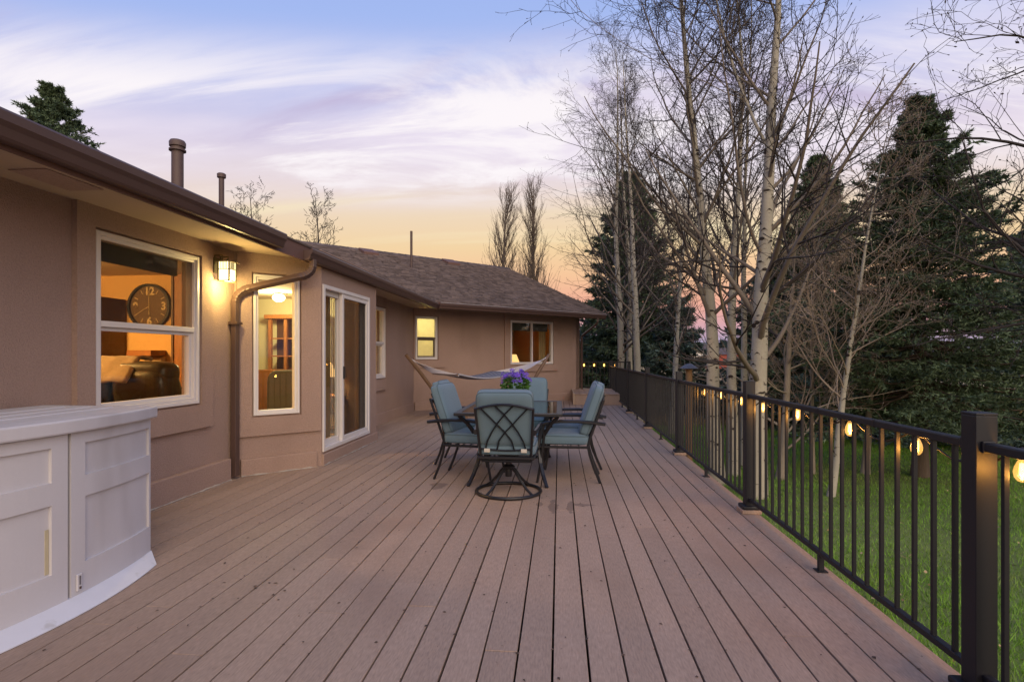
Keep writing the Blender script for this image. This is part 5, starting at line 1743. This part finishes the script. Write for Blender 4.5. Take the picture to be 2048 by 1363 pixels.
bare_tree('bare_bush_tree', 'low tangled bare tree left of the big spruce', 1560, 9.0, 4.6, .075, 111, (.10, .0), 22, .10, .98, 58, .60, k2=7, k3=5, k4=1, twig=TWIGB, limb_mat=BARKB, barkT=BARKB, group='tangled bare trees on the lawn', wob=.09)
bare_tree('cottonwood_tree', 'dark tree whose branches reach in from the right edge', 0, 0, 9.0, .15, 112, (-.03, -.02), 44, .25, .95, 74, .34, k2=9, k3=6, k4=2, pos=place(2330, 5.6), group='trees along the right edge', barkT=BARKS, limb_mat=TWIG, up1=.02, rmin=.0028, wob=.13, lr=.34, leaves=420)
# behind the house
bare_tree('bare_tree', 'bare treetop above the roof near the flue pipes', 522, 24, 9.3, .14, 121, (0, 0), 26, .35, .98, 44, .34, k2=6, k3=3, k4=1, group='bare treetops behind the roof', buds=False, rmin=.012, limb_mat=TWIG, barkT=TWIG)
bare_tree('bare_tree', 'bare round treetop behind the gutter corner', 638, 24, 9.0, .14, 122, (0, 0), 30, .30, .98, 50, .34, k2=6, k3=3, k4=1, group='bare treetops behind the roof', buds=False, rmin=.012, limb_mat=TWIG, barkT=TWIG)

POPTW = M('poplar_twig', (0.13, 0.10, 0.078), 0.85, 0.2, 5)
def poplar(u, d, h, seed, label):
    rng = np.random.default_rng(seed)
    x, y = place(u, d)
    t = thing('poplar_tree', label, 'tree', (x, y, GZ), group='poplars behind the roof')
    P, R = trunk_path(rng, x, y, GZ, h, .13, (0, 0), 18, .02)
    V, F = tubes(P, R, 8)
    np_mesh('trunk', V, F, POPTW, t, smooth=True, org=(x, y, GZ))
    P1, R1 = spawn(rng, P, R, 80, .06, .93, 27, 7, lambda g_, m, t_, p_: h * .30 * (1.05 - .8 * t_) * g_.uniform(.6, 1.2, m), 8, .12, .03, .4, .012, .35)
    L1 = np.linalg.norm(P1[:, -1] - P1[:, 0], axis=1)
    P2, R2 = spawn(rng, P1, R1, 10, .1, .95, 22, 8, lambda g_, m, t_, p_: L1[p_] * .5 * g_.uniform(.4, 1.1, m), 5, .12, .04, .6, .008, .5)
    P3, R3 = spawn(rng, P2, R2, 3, .1, 1, 24, 8, lambda g_, m, t_, p_: g_.uniform(.15, .5, m), 3, .1, .05, .7, .006, .5)
    V, F = join([tubes(P1, R1, 5), tubes(P2, R2, 3), tubes(P3, R3, 3)])
    np_mesh('crown', V, F, POPTW, t, org=(x, y, GZ))
poplar(1003, 30, 11.4, 131, 'narrow bare poplar on the left, rising behind the roof ridge')
poplar(1066, 31, 12.0, 132, 'narrow bare poplar on the right, rising behind the roof ridge')

def spruce(label, u, d, h, rb, seed, mat=NEEDLE, needle=.055, base=.08, dense=1.0, z=None, whorl=.20, sub=15, nn=16, kpow=.85, nw_=.19):
    rng = np.random.default_rng(seed)
    x, y = place(u, d)
    z = GZ if z is None else z
    t = thing('spruce_tree', label, 'tree', (x, y, z), group='spruces around the yard')
    P, R = trunk_path(rng, x, y, z - .05, h, h * .016 + .02, (0, 0), 14, .01, .05)
    V, F = tubes(P, R, 10)
    np_mesh('trunk', V, F, BARKS, t, smooth=True, org=(x, y, z))
    nw = int(h * (1 - base) / whorl)
    org, dirs, lens = [], [], []
    for w in range(nw):
        tt = base + (1 - base) * (w + rng.uniform(-.3, .3)) / nw
        tt = min(max(tt, base), .985)
        L_ = rb * ((1 - tt) / (1 - base)) ** kpow * rng.uniform(.82, 1.1) + .06
        nb = max(5, int((9 + rng.integers(0, 3)) * dense))
        a0 = rng.uniform(0, 6.28)
        for b_ in range(nb):
            a = a0 + 2 * np.pi * b_ / nb + rng.uniform(-.25, .25)
            el = -.28 + .75 * tt ** 1.5 + rng.normal() * .07
            org.append((x, y, z + h * tt + rng.uniform(-.06, .06)))
            dirs.append((np.cos(a) * np.cos(el), np.sin(a) * np.cos(el), np.sin(el)))
            lens.append(L_ * rng.uniform(.70, 1.15))
    org, dirs, lens = map(np.array, (org, dirs, lens))
    B = len(org); n = 5
    PB = np.empty((B, n, 3)); PB[:, 0] = org
    d_ = dirs.copy()
    for i in range(1, n):
        d_[:, 2] += .07; d_ += rng.normal(size=d_.shape) * .04; d_ /= np.linalg.norm(d_, axis=1, keepdims=True)
        PB[:, i] = PB[:, i - 1] + d_ * (lens / (n - 1))[:, None]
    RB = np.maximum(.010 + lens * .008, .008)[:, None] * np.linspace(1, .25, n)[None]
    V, F = tubes(PB, RB, 4)
    np_mesh('branches', V, F, BARKS, t, org=(x, y, z))
    # branchlets: mostly in the horizontal plane of each branch
    par = np.repeat(np.arange(B), sub)
    tb_ = rng.uniform(.12, 1.0, len(par))
    p, _, dd = sample(PB, RB, par, tb_)
    side = np.cross(dd, np.array([0, 0, 1.0])); side /= np.linalg.norm(side, axis=1, keepdims=True) + 1e-9
    sg = rng.choice([-1, 1], len(par))[:, None]
    bd_ = dd * .75 + side * sg * rng.uniform(.3, 1.0, len(par))[:, None] + rng.normal(size=dd.shape) * .18
    bd_[:, 2] -= .12
    bd_ /= np.linalg.norm(bd_, axis=1, keepdims=True)
    bl_ = np.clip(lens[par] * (.42 - .26 * tb_) * rng.uniform(.6, 1.25, len(par)), .07, .55)
    # needles
    q = np.repeat(np.arange(len(par)), nn)
    tn = rng.uniform(0, 1.05, len(q))
    pn = p[q] + bd_[q] * (bl_[q] * tn)[:, None]
    nd = bd_[q] * .75 + rng.normal(size=(len(q), 3)) * .55
    nd /= np.linalg.norm(nd, axis=1, keepdims=True)
    ln = needle * rng.uniform(.7, 1.4, len(q))[:, None]
    sd_ = np.cross(nd, rng.normal(size=nd.shape)); sd_ /= np.linalg.norm(sd_, axis=1, keepdims=True) + 1e-9
    wv = sd_ * ln * nw_
    V = np.stack([pn - wv, pn + wv, pn + nd * ln], 1).reshape(-1, 3)
    o = np_mesh('crown', V, np.arange(len(V)).reshape(-1, 3), mat, t, org=(x, y, z))
    return t
spruce('big dark spruce standing on the lawn to the right', 1840, 9.2, 6.45, 2.25, 201, NEEDLE, .070, .17, 1.0, sub=24, nn=27, whorl=.165, nw_=.17)
spruce('spruce behind the tangled bare branches, shorter than the big one', 1635, 15.5, 7.8, 2.5, 202, NEEDLE, .13, .06, sub=16, nn=19, whorl=.25)
spruce('tall spruce behind the aspen clump by the house corner', 1262, 21.5, 9.4, 3.2, 203, NEEDLE, .165, .04, sub=16, nn=19, whorl=.28)
spruce('broad blue green spruce at the right edge of the picture', 2075, 11.5, 4.9, 2.6, 204, NEEDLEB, .078, .05, sub=24, nn=30, whorl=.18, nw_=.15)
spruce('short spruce low behind the slim aspen', 1352, 18.5, 4.0, 2.1, 205, NEEDLEB, .135, .04, sub=14, nn=19, whorl=.24)
spruce('short dark spruce low between the house corner and the clump', 1195, 25, 4.6, 2.6, 206, NEEDLEB, .135, .04, sub=14, nn=16, whorl=.24)
spruce('dark spruce low behind the thickest aspen trunk', 1545, 17, 5.2, 2.3, 207, NEEDLEB, .135, .04, sub=14, nn=19, whorl=.24)
spruce('low blue spruce filling in beneath the big spruce', 1745, 13.5, 3.6, 2.3, 208, NEEDLEB, .090, .04, sub=20, nn=24, whorl=.2, nw_=.16)
spruce('spruce top poking above the roof at far left', 105, 16, 10.0, 2.7, 209, NEEDLE, .085, .30, sub=18, nn=22, whorl=.2, kpow=.72)

# dry leaves still hanging on the right-hand branches
# ================================================================== BIRD FEEDER POST
x, y = place(1378, 9.6)
bf = thing('yard_post', 'weathered wooden yard post with a round tin cap beyond the railing', 'post', (x, y, GZ))
ob('post_shaft', MB().lathe([(.062, 0), (.060, .6), (.058, 1.2), (.060, 1.86)], 14, (x, y, GZ)), POSTW, bf, smooth=True)
ob('tin_cap', MB().lathe([(.155, 1.84), (.16, 1.85), (.11, 1.885), (.05, 1.925), (.004, 1.93)], 20, (x, y, GZ)), TIN, bf, smooth=True)
